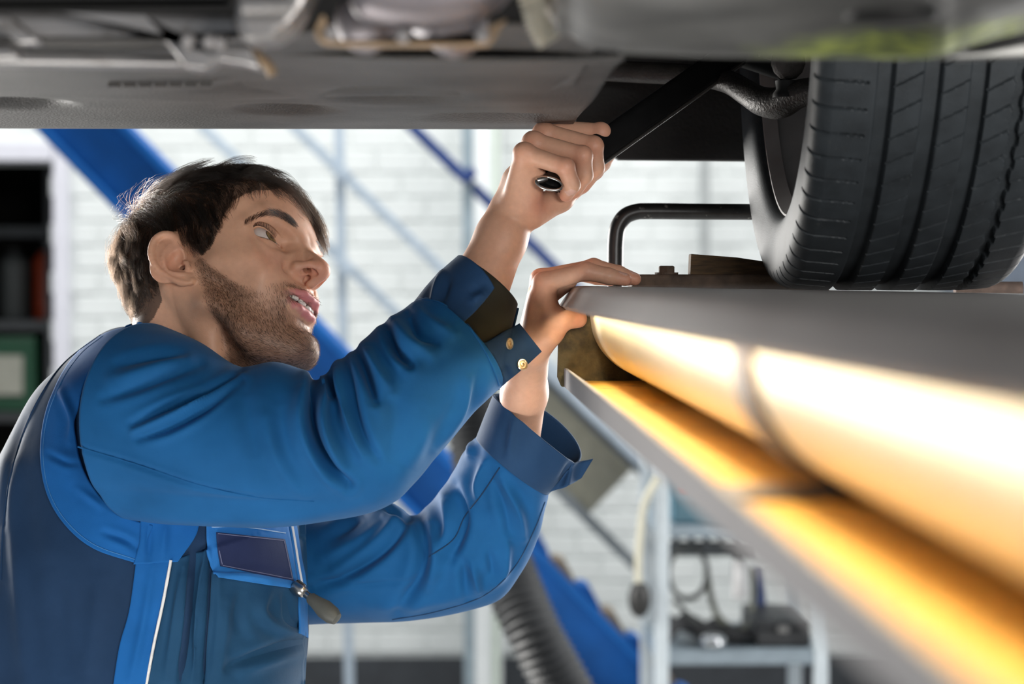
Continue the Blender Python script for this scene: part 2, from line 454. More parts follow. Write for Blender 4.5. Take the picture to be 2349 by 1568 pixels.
# inclined rail and board behind the runway
rl = empty('inclined_rail', P(1380, 980, 6.6), 'pale blue-grey inclined rail below the yellow runway', 'rail')
MB().bar(P(1120, 712, 6.6), P(1545, 1126, 6.6), .042, .09, up=(0, 1, 0)).build('rail', mat('rail_pale', (0.52, 0.60, 0.66), .4), rl, bevel=.006)
MB().bar(P(1120, 742, 6.62), P(1545, 1156, 6.62), .022, .07, up=(0, 1, 0)).build('rail_edge', mat('rail_dark', (0.10, 0.12, 0.13), .5), rl, bevel=.003)
pquad(MB(), [(1180, 800), (1450, 1076), (1352, 1178), (1180, 1040)], 6.66, .03).build('side_board', mat('board_beige', (0.42, 0.40, 0.30), .7), rl, bevel=.004)
MB().bar(P(1524, 1120, 6.64), (P(1524, 1120, 6.64)[0], 6.64, 0), .022, .022, up=(0, 1, 0)).build('support_leg', M_PALE, rl)
MB().bar(P(1215, 1057, 6.66), P(1524, 1362, 6.66), .03, .03, up=(0, 1, 0)).build('brace', mat('strut_grey', (0.30, 0.33, 0.34), .5), rl, bevel=.003)
# flexible exhaust hose
hp = spline([P(*q) for q in [(1075, 860, 4.75), (1090, 1000, 4.75), (1120, 1160, 4.7), (1165, 1310, 4.65), (1225, 1450, 4.6), (1300, 1590, 4.6), (1400, 1760, 4.6)]], 190)
rr = 0.052 + 0.0045 * np.sin(np.arange(190) * math.pi / 2.0)
tag(MB().tube(hp, rr, 24).build('exhaust_hose', mat('hose_black_rubber', (0.022, 0.024, 0.027), .55, var=.2), auto=60), 'thick black ribbed exhaust hose hanging behind the elbow', 'hose')
# wired plug hanging
pl = empty('hanging_plug', P(1467, 1400, 5.48), 'black plug hanging on a beige cable left of the trolley', 'plug')
MB().tube(spline([P(*q, 5.48) for q in [(1512, 1090), (1480, 1150), (1468, 1230), (1464, 1300), (1465, 1362)]], 30), .008, 8).build('cable', mat('cable_beige', (0.50, 0.48, 0.38), .6), pl, auto=60)
MB().lathe([(0, .008), (.012, .02), (.03, .026), (.055, .026), (.075, .018), (.08, .01)], P(1467, 1415, 5.48), (0, 0, 1), 16).build('plug_body', mat('plug_black', (0.015, 0.015, 0.015), .5), pl, auto=50)
# trolley
Yt = 5.5
M_TR = mat('trolley_grey_paint', (0.50, 0.56, 0.60), .4, var=.05); M_TRS = mat('trolley_shelf_steel', (0.20, 0.25, 0.29), .45, var=.1)
tr = empty('tool_trolley', (P(1690, 1500, Yt)[0], Yt + .25, 0), 'grey steel workshop trolley under the runway', 'trolley')
xl, xr = P(1520, 0, Yt)[0], P(1888, 0, Yt)[0]
for x in (xl, xr):
    for dy in (0, .42):
        MB().box((x - .016, Yt + dy - .016, .08), (x + .016, Yt + dy + .016, P(0, 1062, Yt)[2])).build('post', M_TR, tr, bevel=.004)
        MB().lathe([(-.015, .035), (-.012, .04), (.012, .04), (.015, .035)], (x, Yt + dy, .042), (1, 0, 0), 20).build('caster', mat('caster_black', (.02, .02, .02), .6), tr, auto=50)
for y, th in ((1222, .028), (1512, .036), (1810, .03)):
    z = P(0, y, Yt)[2]
    MB().box((xl - .01, Yt - .01, z - th / 2), (xr + .01, Yt + .44, z + th / 2)).build('shelf', M_TRS, tr, bevel=.004)
z = P(0, 1284, Yt)[2]
MB().box((xl, Yt + .2, z - .018), (xr - .12, Yt + .24, z + .014)).build('hook_bar', mat('bar_dark', (.035, .045, .055), .5), tr, bevel=.003)
for i, x in enumerate((1545, 1580, 1615, 1650, 1690)):
    MB().box((P(x, 0, Yt + .2)[0], Yt + .18, z + .01), (P(x + 14, 0, Yt + .2)[0], Yt + .2, z + .04)).build('hook', mat('bar_dark', (.035, .045, .055)), tr)
def on(y, Y=Yt): return P(0, y, Y)[2]
ts = empty('tester_unit', (P(1615, 0, Yt)[0], Yt + .15, on(1222) + .014), 'teal-grey tester box on the trolley top shelf', 'tester')
zt = on(1222) + .014
MB().box((P(1548, 0, Yt)[0], Yt + .02, zt), (P(1705, 0, Yt)[0], Yt + .3, zt + .12)).build('case', mat('case_teal', (.07, .16, .21), .5), ts, bevel=.008)
MB().box((P(1556, 0, Yt)[0], Yt + .012, zt + .06), (P(1640, 0, Yt)[0], Yt + .022, zt + .105)).build('front_panel', mat('panel_blue', (.10, .22, .29), .4), ts, bevel=.002)
MB().box((P(1566, 0, Yt)[0], Yt + .006, zt + .078), (P(1590, 0, Yt)[0], Yt + .014, zt + .094)).build('red_button', mat('button_red', (.45, .05, .05), .4), ts, bevel=.002)
zs = on(1512) + .018
bb = empty('black_case', (P(1805, 0, Yt)[0], Yt + .15, zs), 'black tool case on the trolley lower shelf', 'case')
MB().box((P(1742, 0, Yt)[0], Yt + .02, zs), (P(1868, 0, Yt)[0], Yt + .32, zs + .042)).build('case_bottom', mat('case_black', (.012, .014, .017), .5), bb, bevel=.006)
MB().box((P(1742, 0, Yt)[0], Yt + .02, zs + .043), (P(1868, 0, Yt)[0], Yt + .32, zs + .062)).build('case_lid', mat('case_black', (.012, .014, .017)), bb, bevel=.006)
MB().box((P(1790, 0, Yt)[0], Yt + .008, zs + .036), (P(1815, 0, Yt)[0], Yt + .022, zs + .05)).build('latch', mat('latch_grey', (.2, .2, .2), .4, 1), bb, bevel=.002)
dm = MB()
g = np.linspace(0, 1, 24)
vv = []; n = 24
for i in range(n):
    for j in range(8):
        x = P(1545 + i / 23 * 190, 0, Yt)[0]; y = Yt + .03 + j * .035
        vv.append((x, y, zs + .008 + .045 * abs(math.sin(i * .35 + .3 * j)) * (1 - i / 30)))
ff = [[i * 8 + j, i * 8 + j + 1, (i + 1) * 8 + j + 1, (i + 1) * 8 + j] for i in range(n - 1) for j in range(7)]
cl = tag(mesh_obj('work_cloth', vv, ff, mat('cloth_black', (.015, .016, .018), .9)), 'crumpled black cloth on the trolley lower shelf', 'cloth')
cl.modifiers.new('thick', 'SOLIDIFY').thickness = .006
tg = MB().lathe([(0, .012), (.006, .03), (.015, .034), (.03, .026), (.034, .01)], (P(1640, 0, Yt)[0], Yt + .01, zs), (0, 0, 1), 20).build('metal_cup', mat('cup_silver', (.6, .62, .64), .25, 1.0), auto=50)
tag(tg, 'small silver cup at the front of the trolley lower shelf', 'cup')
ct = empty('coiled_cable', (P(1600, 0, Yt + .17)[0], Yt + .17, on(1300)), 'dark coiled cable hanging from the trolley hook bar', 'cable')
th = np.linspace(0, 2 * math.pi * 2.2, 90)
MB().tube(np.stack([P(1580, 0, Yt + .17)[0] + .046 * np.cos(th), Yt + .17 + th * .002 - .02, on(1338) + .062 * np.sin(th)], 1), .006, 8).build('coil', mat('cable_dark', (.05, .055, .055), .6), ct, auto=60)
MB().tube(spline([P(1545, 1375, Yt + .15), P(1590, 1420, Yt + .14), P(1640, 1470, Yt + .12), P(1680, 1498, Yt + .1)], 20), .006, 8).build('tail', mat('cable_dark', (.05, .055, .055)), ct, auto=60)
lp = tag(MB().tube(spline([P(1620, 1310, Yt + .19), P(1640, 1400, Yt + .19), P(1680, 1440, Yt + .19), P(1715, 1435, Yt + .19), P(1728, 1380, Yt + .19), P(1728, 1300, Yt + .19)], 40), .008, 8).build('air_line', mat('airline_grey', (.17, .18, .15), .6), auto=60), 'grey air line looped under the trolley hook bar', 'air line')
sp = empty('spray_can', (P(1700, 0, Yt + .19)[0], Yt + .19, on(1405)), 'white cylinder hanging below the hook bar', 'cylinder')
MB().lathe([(0, .016), (.006, .019), (.085, .019), (.095, .012)], (P(1700, 0, Yt + .17)[0], Yt + .17, on(1400)), (0, 0, 1), 20).build('body', mat('can_white', (.62, .62, .63), .4), sp, auto=50)
MB().lathe([(.095, .014), (.115, .016)], (P(1700, 0, Yt + .17)[0], Yt + .17, on(1400)), (0, 0, 1), 16).build('cap', mat('cap_dark', (.03, .035, .04), .4), sp, auto=50)
tag(MB().bar(P(1742, 1295, Yt + .3), P(1748, 1500, Yt + .3), .024, .024, up=(0, 1, 0)).build('blue_upright', M_DBLUE, bevel=.003), 'short dark blue upright behind the black case', 'upright')
tag(MB().bar(P(1775, 1395, Yt + .4), P(1866, 1506, Yt + .4), .01, .01, up=(0, 1, 0)).build('thin_rod', M_PALE, bevel=.002), 'thin pale rod leaning behind the black case', 'rod')
# grey roller cabinet far right, behind the tyre
cb = empty('grey_cabinet', (P(2500, 0, 7.5)[0], 7.7, 0), 'blue-grey steel cabinet partly hidden behind the tyre', 'cabinet')
a = P(2236, 0, 7.5)[0]
MB().box((a, 7.5, .05), (a + .9, 8.0, 2.6)).build('body', mat('cabinet_bluegrey', (.115, .14, .18), .45), cb, bevel=.01)
MB().box((a + .02, 7.485, .12), (a + .44, 7.498, 2.5)).build('door', mat('cabinet_bluegrey', (.115, .14, .18)), cb, bevel=.004)
MB().box((a + .46, 7.485, .12), (a + .88, 7.498, 2.5)).build('door', mat('cabinet_bluegrey', (.115, .14, .18)), cb, bevel=.004)
MB().box((a + .1, 7.485, 0), (a + .8, 7.95, .05)).build('plinth', mat('plinth_black', (.02, .02, .02), .6), cb)
# ------------------------------------------------------------------ the lift runway (runs towards the viewer on the right)
YE = 2.30
Z0 = CAMZ
def rwx(px): return (px - 1035) * YE / FPX
def rwz(py): return Z0 - (py - 643) * YE / FPX
M_DECK = mat('deck_grey_steel', (0.27, 0.25, 0.245), .38, .55, var=.12, scale=14, bump=.15, bscale=300, dirt=(.12, .10, .09), dscale=9, damt=.35, stretch=(1, .25, 1))
M_YEL = mat('runway_yellow_paint', (0.62, 0.34, 0.05), .75, var=.1, scale=9, dirt=(.10, .055, .02), dscale=40, damt=.15)
M_CREAM = mat('belly_overlit_yellow', (0.86, 0.76, 0.50), .45, var=.06, scale=7, dirt=(.30, .18, .06), dscale=25, damt=.05)  # yellow paint paled to cream: the lamp's glare is put into the colour
M_RIM = mat('flange_pale_steel', (0.30, 0.29, 0.295), .9, .0, var=.08, scale=12, stretch=(1, .2, 1), spec=.08)
M_GRIME = mat('end_plate_grime', (0.10, 0.075, 0.03), .8, var=.6, scale=60, bump=.5, bscale=200, dirt=(.02, .016, .01), dscale=22, damt=.6)
M_RUST = mat('rusty_steel', (0.075, 0.05, 0.035), .75, .2, var=.5, scale=60, bump=.5, bscale=250)
M_STRAP = mat('strap_dark_steel', (0.13, 0.10, 0.08), .6, .2, var=.3)
rw = empty('lift_runway', (0.3, 1.0, Z0 - .1), 'yellow lift runway with grey deck that the tyre stands on', 'lift runway')
TILT = .0175
def deck_z(x): return rwz(655) - (x - rwx(1312)) * TILT
def prism(pts, y0, y1, name, m, par, bevel=0., auto=None, ny=1):
    mb = MB(); p = [(x, y0, z) for x, z in pts]
    mb.extrude(p, (0, y1 - y0, 0)); return mb.build(name, m, par, bevel=bevel, auto=auto)
xa, xb = rwx(1312), rwx(1283)
za, zb = rwz(655), rwz(700)
arc = [(xa + .012, deck_z(xa + .012)), (xa + .004, za - .0004), (xa - .0005, za - .002), (xa - .004, za - .0065), (xb, zb)]
inn = [(x + .004, z - .0035) for x, z in arc[::-1]]
prism([(.62, deck_z(.62))] + arc + inn + [(.62, deck_z(.62) - .004)], -.8, YE, 'deck_plate', M_DECK, rw, auto=50)
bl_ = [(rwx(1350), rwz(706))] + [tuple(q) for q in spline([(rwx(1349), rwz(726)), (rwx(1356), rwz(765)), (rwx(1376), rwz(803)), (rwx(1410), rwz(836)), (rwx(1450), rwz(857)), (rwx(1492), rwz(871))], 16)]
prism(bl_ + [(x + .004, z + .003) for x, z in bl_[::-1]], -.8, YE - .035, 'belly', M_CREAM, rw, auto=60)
fx, fz = rwx(1292), rwz(870)
prism([(fx, fz), (.34, fz), (.34, fz - .005), (fx, fz - .005)], -.8, YE - .02, 'bottom_flange', M_YEL, rw, bevel=.0005)
prism([(fx - .0005, rwz(841)), (fx + .003, rwz(841)), (fx + .003, fz - .006), (fx - .0005, fz - .006)], -.8, YE - .015, 'flange_rim', M_RIM, rw, bevel=.0008)
prism([(rwx(1280), rwz(712)), (.60, rwz(700)), (.60, rwz(884)), (rwx(1285), rwz(884)), (rwx(1276), rwz(862))], YE - .03, YE - .018, 'end_plate', M_GRIME, rw, bevel=.001)
prism([(.34, fz), (.60, deck_z(.6) - .02), (.60, deck_z(.6) - .026), (.34, fz - .006)], -.8, YE - .03, 'under_pan', M_YEL, rw)
# a welded strap that wraps belly and flange, and a second one nearer
for ys in (1.035,):
    prism([(x - .0035, z - .0025) for x, z in bl_] + [(x, z) for x, z in bl_[::-1]], ys, ys + .055, 'strap', M_STRAP, rw)
    prism([(fx + .004, fz + .003), (rwx(1492), fz + .003), (rwx(1492), fz), (fx + .004, fz)], ys - .01, ys + .045, 'strap', M_STRAP, rw)
for (x, y) in ((.165, .62), (.175, .50), (.14, .5)):
    MB().lathe([(0, .006), (.004, .006), (.005, .003)], (x, y, fz), (0, 0, 1), 6).build('bolt', M_STRAP, rw)
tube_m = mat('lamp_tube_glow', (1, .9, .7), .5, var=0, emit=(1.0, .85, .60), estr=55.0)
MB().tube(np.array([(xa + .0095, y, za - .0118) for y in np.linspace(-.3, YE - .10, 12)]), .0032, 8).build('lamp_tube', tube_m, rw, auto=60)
# ------------------------------------------------------------------ stop hoop, bar, bolt, block and rod at the far end of the deck
M_TUBE = mat('hoop_black_paint', (0.022, 0.023, 0.024), .35, .3, var=.3, scale=80, dirt=(.3, .3, .28), dscale=120, damt=.02)
hpts = spline([P(*q, 2.46) for q in [(1411, 668), (1411, 600), (1412, 555), (1417, 522), (1433, 497), (1458, 486), (1490, 484), (1600, 485), (1740, 486), (1900, 488)]], 70)
tag(MB().tube(hpts, .0083, 16).build('stop_hoop', M_TUBE, auto=60), 'bent black tube hoop standing behind the deck edge', 'tube hoop')
a = P(1448, 660, 2.318); b = P(1900, 632, 2.318)
bar = tag(MB().box((a[0], 2.31, a[2] - .004), (b[0], 2.36, P(0, 629, 2.318)[2])).build('flat_bar', M_RUST, bevel=.002), 'dark rusty flat bar along the deck edge', 'steel bar')
zt_ = P(0, 629, 2.318)[2]
bt = empty('hex_bolt', (P(1530, 0, 2.33)[0], 2.335, zt_), 'rusty hexagon bolt on the flat bar', 'bolt')
MB().lathe([(0, .0115), (.002, .0115)], (P(1530, 0, 2.335)[0], 2.335, zt_), (0, 0, 1), 24).build('washer', M_RUST, bt)
MB().lathe([(.002, .0085), (.0075, .0085), (.0085, .007)], (P(1530, 0, 2.335)[0], 2.335, zt_), (0, 0, 1), 6).build('head', M_RUST, bt)
M_WOOD = mat('block_oily_wood', (0.13, 0.075, 0.03), .75, var=.5, scale=25, stretch=(1, 6, 8), bump=.4, bscale=120, dirt=(.012, .010, .008), dscale=18, damt=.8)
q = [P(1583, 630, 2.335), P(1800, 630, 2.335), P(1800, 606, 2.335), P(1690, 590, 2.335), P(1585, 582, 2.335)]
tag(MB().extrude(q, (0, .022, 0)).build('wheel_chock', M_WOOD, bevel=.001), 'oil-stained wooden block left of the tyre', 'wood block')
tag(MB().tube([P(2190, 662, 2.42), P(2344, 662, 2.42)], .0075, 14).build('steel_rod', mat('rod_rust', (.16, .11, .09), .7, .3, var=.4, scale=90), auto=50), 'short rusty rod on the deck right of the tyre', 'rod')
# ------------------------------------------------------------------ the car above
car = empty('car', (0.0, 2.6, Z0), 'underside of the raised car with its front wheel', 'car')
M_UND = mat('undertray_black', (0.055, 0.052, 0.050), .5, .0, var=.3, scale=16, bump=.9, bscale=380, dirt=(.22, .21, .20), dscale=420, damt=.05)
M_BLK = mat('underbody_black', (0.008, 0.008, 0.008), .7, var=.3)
M_ALU = mat('subframe_aluminium', (0.30, 0.29, 0.29), .38, .7, var=.12, scale=9, dirt=(.12, .10, .08), dscale=30, damt=.2)
M_EXH = mat('exhaust_steel', (0.24, 0.22, 0.235), .5, .8, var=.2, scale=18)
M_GSK = mat('gasket_rusty', (0.34, 0.24, 0.15), .7, .2, var=.3, scale=50)
M_ARM = mat('control_arm_cast', (0.035, 0.031, 0.028), .5, .3, var=.3, scale=40, bump=.5, bscale=350)
# body mass: floor pan and bulkhead that shade the underside
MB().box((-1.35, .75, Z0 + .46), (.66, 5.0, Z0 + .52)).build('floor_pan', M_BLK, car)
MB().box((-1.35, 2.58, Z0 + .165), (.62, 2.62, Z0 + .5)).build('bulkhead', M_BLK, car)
# --- tyre and rim
R_T = .315; WX, WY = .407, 2.235; WZ = deck_z(.40) + R_T - .0012
YAW = math.radians(0.4)
def tyre():
    prof = [(-.074, .243), (-.089, .2445), (-.0955, .250), (-.0985, .262), (-.0998, .276), (-.1002, .288), (-.0998, .2965), (-.0970, .3035), (-.0920, .3082), (-.086, .3110)]
    half = spline(prof, 26)
    xs = np.concatenate([half[:, 0], np.linspace(-.0855, .0855, 190), -half[::-1, 0]])
    rs = np.concatenate([half[:, 1], .3110 + .004 * (1 - (np.linspace(-.0855, .0855, 190) / .0855) ** 2), half[::-1, 1]])
    vis = np.linspace(math.radians(196), math.radians(292), 1050); rest = np.linspace(math.radians(292.3), math.radians(555.7), 150)
    th = np.concatenate([vis, rest])
    S, T = np.meshgrid(xs, th); Rr = np.broadcast_to(rs, S.shape).copy()
    tread = sst(.0985 - np.abs(S), 0, .004)
    dep = np.zeros_like(S)
    def cut(d, w, a): return a * (1 - sst(np.abs(d), w * .75, w))
    for c, w in ((-.047, .0072), (-.0105, .0078), (.0255, .0074)):
        dep = np.maximum(dep, cut(S - c, w, .0078))
    zz = .0012 * np.sign(np.sin(T * 80)) * np.abs(np.sin(T * 80)) ** .6
    dep = np.maximum(dep, cut(S - .0575 - zz, .0042, .0065))
    per = 2 * math.pi / 80; 
    def sipe(s0, s1, slope, w, a, ph, bend=0.):
        u = (S - s0) / (s1 - s0); m = (u > 0) & (u < 1)
        arc_ = (T - ph) * .315 - slope * (S - s0) - bend * (S - s0) ** 2
        k = (arc_ + per * .315 / 2) % (per * .315) - per * .315 / 2
        return np.where(m, cut(k, w, a), 0)
    for a_ in (sipe(-.099, -.060, -.10, .0013, .0038, 0, 3.0), sipe(-.0395, -.0185, -.62, .0010, .0030, .01), sipe(-.0025, .0180, -.62, .0008, .0024, .03),
               sipe(.0330, .0535, -.62, .0010, .0030, .02), sipe(.060, .099, -.35, .0012, .0036, .0, 2.0), sipe(-.1035, -.0905, 0, .0018, .0030, .0) * (Rr > .2955)):
        dep = np.maximum(dep, a_)
    Rr = Rr - dep * np.clip(tread + (np.abs(S) > .0905), 0, 1) * (Rr > .2955)
    # the tyre flattens a little on the deck
    v = np.stack([S * 1.06, Rr * np.cos(T), Rr * np.sin(T)], -1)
    v[..., 2] = np.maximum(v[..., 2], -R_T + .0022)
    cy, sy = math.cos(YAW), math.sin(YAW)
    w = np.stack([WX + v[..., 0] * cy + v[..., 1] * sy, WY - v[..., 0] * sy + v[..., 1] * cy, WZ + v[..., 2]], -1)
    n, m = S.shape
    i, j = np.meshgrid(np.arange(n), np.arange(m - 1), indexing='ij'); i2 = (i + 1) % n
    f = np.stack([i * m + j, i * m + j + 1, i2 * m + j + 1, i2 * m + j], -1).reshape(-1, 4)
    return w.reshape(-1, 3), f
M_RUB = mat('tyre_rubber', (0.036, 0.043, 0.049), .55, var=.22, scale=45, bump=.25, bscale=900, dirt=(.06, .065, .066), dscale=160, damt=.10)
v, f = tyre()
ty = mesh_obj('tyre', v, f, M_RUB, car, smooth=True)
try: ty.data.set_sharp_from_angle(angle=math.radians(50))
except Exception: pass
ty['label'] = 'worn black tyre with four grooves'
ax = np.array([math.cos(YAW), -math.sin(YAW), 0]); wc = np.array([WX, WY, WZ])
M_RIMS = mat('rim_light_alloy', (.50, .49, .49), .4, .5, var=.08)
MB().lathe([(-.078, .237), (-.0915, .2425), (-.0945, .2515), (-.0925, .252), (-.0865, .2415), (-.062, .2375), (-.04, .234), (-.03, .221), (.05, .214), (.055, .227), (.08, .237), (.08, .243), (.03, .240), (-.05, .2395), (-.076, .2438)], wc, ax, 96, cap=False).build('wheel_rim', M_RIMS, ty, auto=40)
MB().lathe([(.042, .215), (.042, .05), (.05, .05), (.05, .214)], wc, ax, 64, cap=False).build('wheel_disc', mat('disc_dark_grey', (.08, .08, .08), .5, .4), ty, auto=40)
MB().lathe([(.022, .0), (.022, .165), (.028, .168), (.036, .168), (.036, 0)], wc, ax, 64, cap=False).build('brake_shield', mat('shield_grey', (.13, .125, .12), .6, .4, var=.2), ty, auto=40)
# --- control arm and ball joint
arm = spline([P(*q) for q in [(1240, 150, 2.48), (1330, 158, 2.48), (1450, 165, 2.46), (1580, 172, 2.43), (1665, 186, 2.38), (1712, 212, 2.35), (1748, 232, 2.32), (1790, 236, 2.30), (1830, 216, 2.28), (1880, 205, 2.26)]], 60)
ar_ = np.interp(np.linspace(0, 1, 60), [0, .4, .6, .75, 1], [.011, .011, .013, .0155, .0125])
MB().tube(arm, ar_, 18).build('control_arm', M_ARM, car, auto=60)
bj = P(1808, 142, 2.285)
MB().lathe([(-.017, .002), (-.0155, .008), (-.010, .0135), (-.002, .0165), (.006, .0155), (.012, .011), (.014, .004)], bj, (0, 0, 1), 28).build('ball_joint', mat('joint_dusty', (.10, .09, .085), .7, .2, var=.3, scale=80, bump=.5, bscale=300), car, auto=60)
MB().lathe([(-.034, .015), (-.030, .0145), (-.026, .0115), (-.018, .0125)], bj, (0, 0, 1), 24).build('rubber_boot', mat('boot_black', (.012, .012, .012), .6), car, auto=60)
MB().tube([P(1560, 110, 2.53), P(1700, 136, 2.42), P(1800, 168, 2.33)], .008, 12).build('tie_rod', M_BLK, car, auto=60)
# --- arch liner behind the hand
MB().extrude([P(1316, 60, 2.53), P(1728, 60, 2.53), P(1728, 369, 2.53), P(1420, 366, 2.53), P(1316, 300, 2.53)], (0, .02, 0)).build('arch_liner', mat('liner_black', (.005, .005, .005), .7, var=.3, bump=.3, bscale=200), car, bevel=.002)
MB().extrude([P(1309, 110, 2.50), P(1322, 110, 2.50), P(1322, 284, 2.50), P(1309, 284, 2.50)], (0, .03, 0)).build('liner_edge', mat('liner_edge_grey', (.16, .165, .17), .5, .3), car, bevel=.001)
MB().extrude([P(1726, 60, 2.58), P(1960, 60, 2.58), P(1960, 250, 2.58), P(1726, 250, 2.58)], (0, .02, 0)).build('arch_liner_inner', M_BLK, car)
# --- undertray: moulded sheet with dents and a slot
def sheet(name, xr_, yfun, H, nx, ny, m, dents, edge=None, thick=.004):
    """horizontal moulded sheet: across px at the far edge, rows in distance"""
    vs = []
    for j in range(ny):
        t = j / (ny - 1)
        for i in range(nx):
            s = i / (nx - 1); pxx = xr_[0] + (xr_[1] - xr_[0]) * s
            y0, y1 = yfun(pxx)
            Y = y0 + (y1 - y0) * t
            X = (pxx - 1035) * 2.3 / FPX
            z = H(pxx, t)
            for (dx, dt, wx_, wt, am) in dents:
                z += am * math.exp(-(((pxx - dx) / wx_) ** 2 + ((t - dt) / wt) ** 2) ** 2)
            vs.append((X, Y, Z0 + z))
    f = [[j * nx + i, j * nx + i + 1, (j + 1) * nx + i + 1, (j + 1) * nx + i] for j in range(ny - 1) for i in range(nx - 1)]
    o = mesh_obj(name, vs, f, m, car)
    o.modifiers.new('thick', 'SOLIDIFY').thickness = thick
    return o
sheet('undertray', (-700, 1315), lambda x: (1.62, 2.36), lambda x, t: .1555 + .004 * math.sin(x / 240.) * (1 - t) - .003 * t ** 6 + .0035 * math.sin(t * 9) * (1 - t), 240, 90, M_UND,
      [(150, .62, 90, .085, .016), (690, .70, 90, .08, .016), (930, .45, 120, .09, .012), (1120, .82, 130, .07, .012), (-330, .6, 90, .09, .016)])
sheet('front_tray', (-700, 1265), lambda x: (1.50, 1.98 - max(0, (x - 1100) / 165) ** 2 * .16), lambda x, t: .1535 + .010 * sst(np.array(x), 560, 1300) * (1 - t) ** 2 + .0025 * math.cos(x / 150.), 200, 50, M_UND,
      [(820, .75, 200, .15, .008), (1150, .8, 90, .14, .01)])
# louvre in the tray
for k in range(7):
    a = P(252 + k * 35, 191, 1.80); 
    MB().box((a[0], 1.79, a[2] - .0035), (a[0] + .0085, 1.80, a[2] + .004)).build('louvre_rib', mat('louvre_grey', (.075, .07, .068), .5), car)
# --- subframe and heat shields, upper left (out of focus)
def slab(name, pts, Y, dep, m, bevel=.004):
    q = [P(x, y, Y) for x, y in pts]
    return MB().extrude(q, (0, dep, 0)).build(name, m, car, bevel=bevel, seg=3)
slab('crossmember', [(-200, 22), (545, 26), (575, 95), (-200, 100)], 1.50, .05, M_ALU, .006)
slab('crossmember_lip', [(-200, 112), (410, 124), (425, 152), (-200, 143)], 1.53, .03, M_ALU, .004)
slab('rib_plate', [(-40, 30), (20, 32), (98, 98), (40, 100)], 1.475, .02, M_ALU, .003)
slab('rib_plate', [(235, 40), (330, 44), (400, 118), (425, 154), (470, 158), (505, 138), (560, 146), (600, 158), (568, 98), (470, 92)], 1.47, .03, M_ALU, .004)
slab('rib_plate', [(-60, 100), (20, 106), (52, 134), (-20, 137)], 1.50, .02, M_ALU, .003)
slab('bracket', [(548, -60), (735, -60), (700, 20), (668, 62), (628, 88), (560, 97), (536, 60)], 1.42, .06, M_ALU, .008)
MB().tube([P(556, 12, 1.40), P(668, 10, 1.40)], .006, 14).build('bracket_pin', M_ALU, car, auto=50)
for x, y in ((430, 95), (480, 96), (505, 98), (600, 52)):
    MB().lathe([(-.006, .0045), (0, .0045), (.002, .003)], P(x, y, 1.455), (0, -1, -.3), 6).build('bolt', M_RIM, car)
MB().tube(spline([P(572, 100, 1.52), P(590, 128, 1.52), P(615, 150, 1.52), P(626, 172, 1.52)], 14), np.linspace(.003, .0035, 14), 8).build('gasket_tab', M_GSK, car, auto=60)
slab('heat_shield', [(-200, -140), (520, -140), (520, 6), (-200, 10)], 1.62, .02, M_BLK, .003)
# --- exhaust flange with two pipes
slab('exhaust_flange', [(738, 30), (722, 62), (724, 88), (745, 101), (800, 104), (1075, 106), (1122, 104), (1142, 78), (1164, 40), (1120, 60), (1090, 92), (780, 90), (752, 78), (748, 40)], 1.40, .012, M_GSK, .003)
def pipe(name, pts, r, m=M_EXH):
    MB().tube(spline([P(*q) for q in pts], 24), r, 26).build(name, m, car, auto=60)
cap_r = lambda r: r * np.array([.15, .55, .78, .92] + [1.0] * 16 + [.92, .78, .55, .15])
pipe('exhaust_pipe', [(800, 74, 1.425), (850, 45, 1.44), (905, 10, 1.46), (960, -40, 1.50)], cap_r(.0185))
pipe('exhaust_pipe', [(1082, 78, 1.425), (1035, 50, 1.44), (985, 10, 1.46), (940, -40, 1.50)], cap_r(.0195))
pipe('exhaust_collector', [(800, -30, 1.40), (900, -2, 1.40), (1010, -2, 1.40), (1180, -36, 1.40)], cap_r(.0165))
for x, y in ((762, 76), (925, 84), (1106, 82)):
    MB().lathe([(0, .0045), (.005, .0045), (.007, .003)], P(x, y, 1.398), (0, -1, 0), 6).build('bolt', M_RIM, car)
# --- ribbed boot and coupling
bp_ = spline([P(1212, -30, 1.45), P(1228, 20, 1.45), P(1240, 60, 1.45), P(1262, 96, 1.45)], 60)
MB().tube(bp_, .0075 + .0013 * np.sin(np.arange(60) * 1.3), 18).build('ribbed_boot', mat('boot_pale', (.42, .40, .34), .6, .2, var=.2), car, auto=70)
MB().lathe([(-.02, .005), (-.015, .014), (0, .0175), (.01, .0165), (.02, .010)], P(1322, 14, 1.46), (-.6, -.3, .6), 26).build('coupling', mat('coupling_steel', (.40, .36, .32), .4, .5, var=.25, scale=60), car, auto=60)
# --- near bumper tray with moss along its edge
def edge_y(x): return float(np.interp(x, [1230, 1285, 1330, 1430, 1560, 1700, 1900, 2080, 2130, 2165, 2190, 2240, 2300, 2420, 2600], [60, 100, 110, 118, 124, 128, 131, 134, 133, 126, 114, 100, 84, 60, 40]))
vs = []; cols = []; nx, ny = 180, 60
for j in range(ny):
    t = j / (ny - 1)
    for i in range(nx):
        x = 1275 + (2620 - 1275) * i / (nx - 1); e = edge_y(x)
        y = e - (e + 130) * t
        Y = 1.40 - .34 * t - .01 * (1 - math.exp(-t * 30))
        q = P(x, y, Y)
        q[2] += .0022 * math.sin(x / 61.) * math.sin(t * 9) + .006 * math.exp(-((x - 1300) / 40) ** 2)
        vs.append(q)
        mo = math.exp(-((x - 2050) / 300) ** 2) * math.exp(-(max(t - .02, 0) / .22) ** 2) + .8 * math.exp(-((x - 2230) / 110) ** 2) * math.exp(-(t / .2) ** 2)
        cols.append(min(1.7 * mo, 1.6))
f = [[j * nx + i, j * nx + i + 1, (j + 1) * nx + i + 1, (j + 1) * nx + i] for j in range(ny - 1) for i in range(nx - 1)]
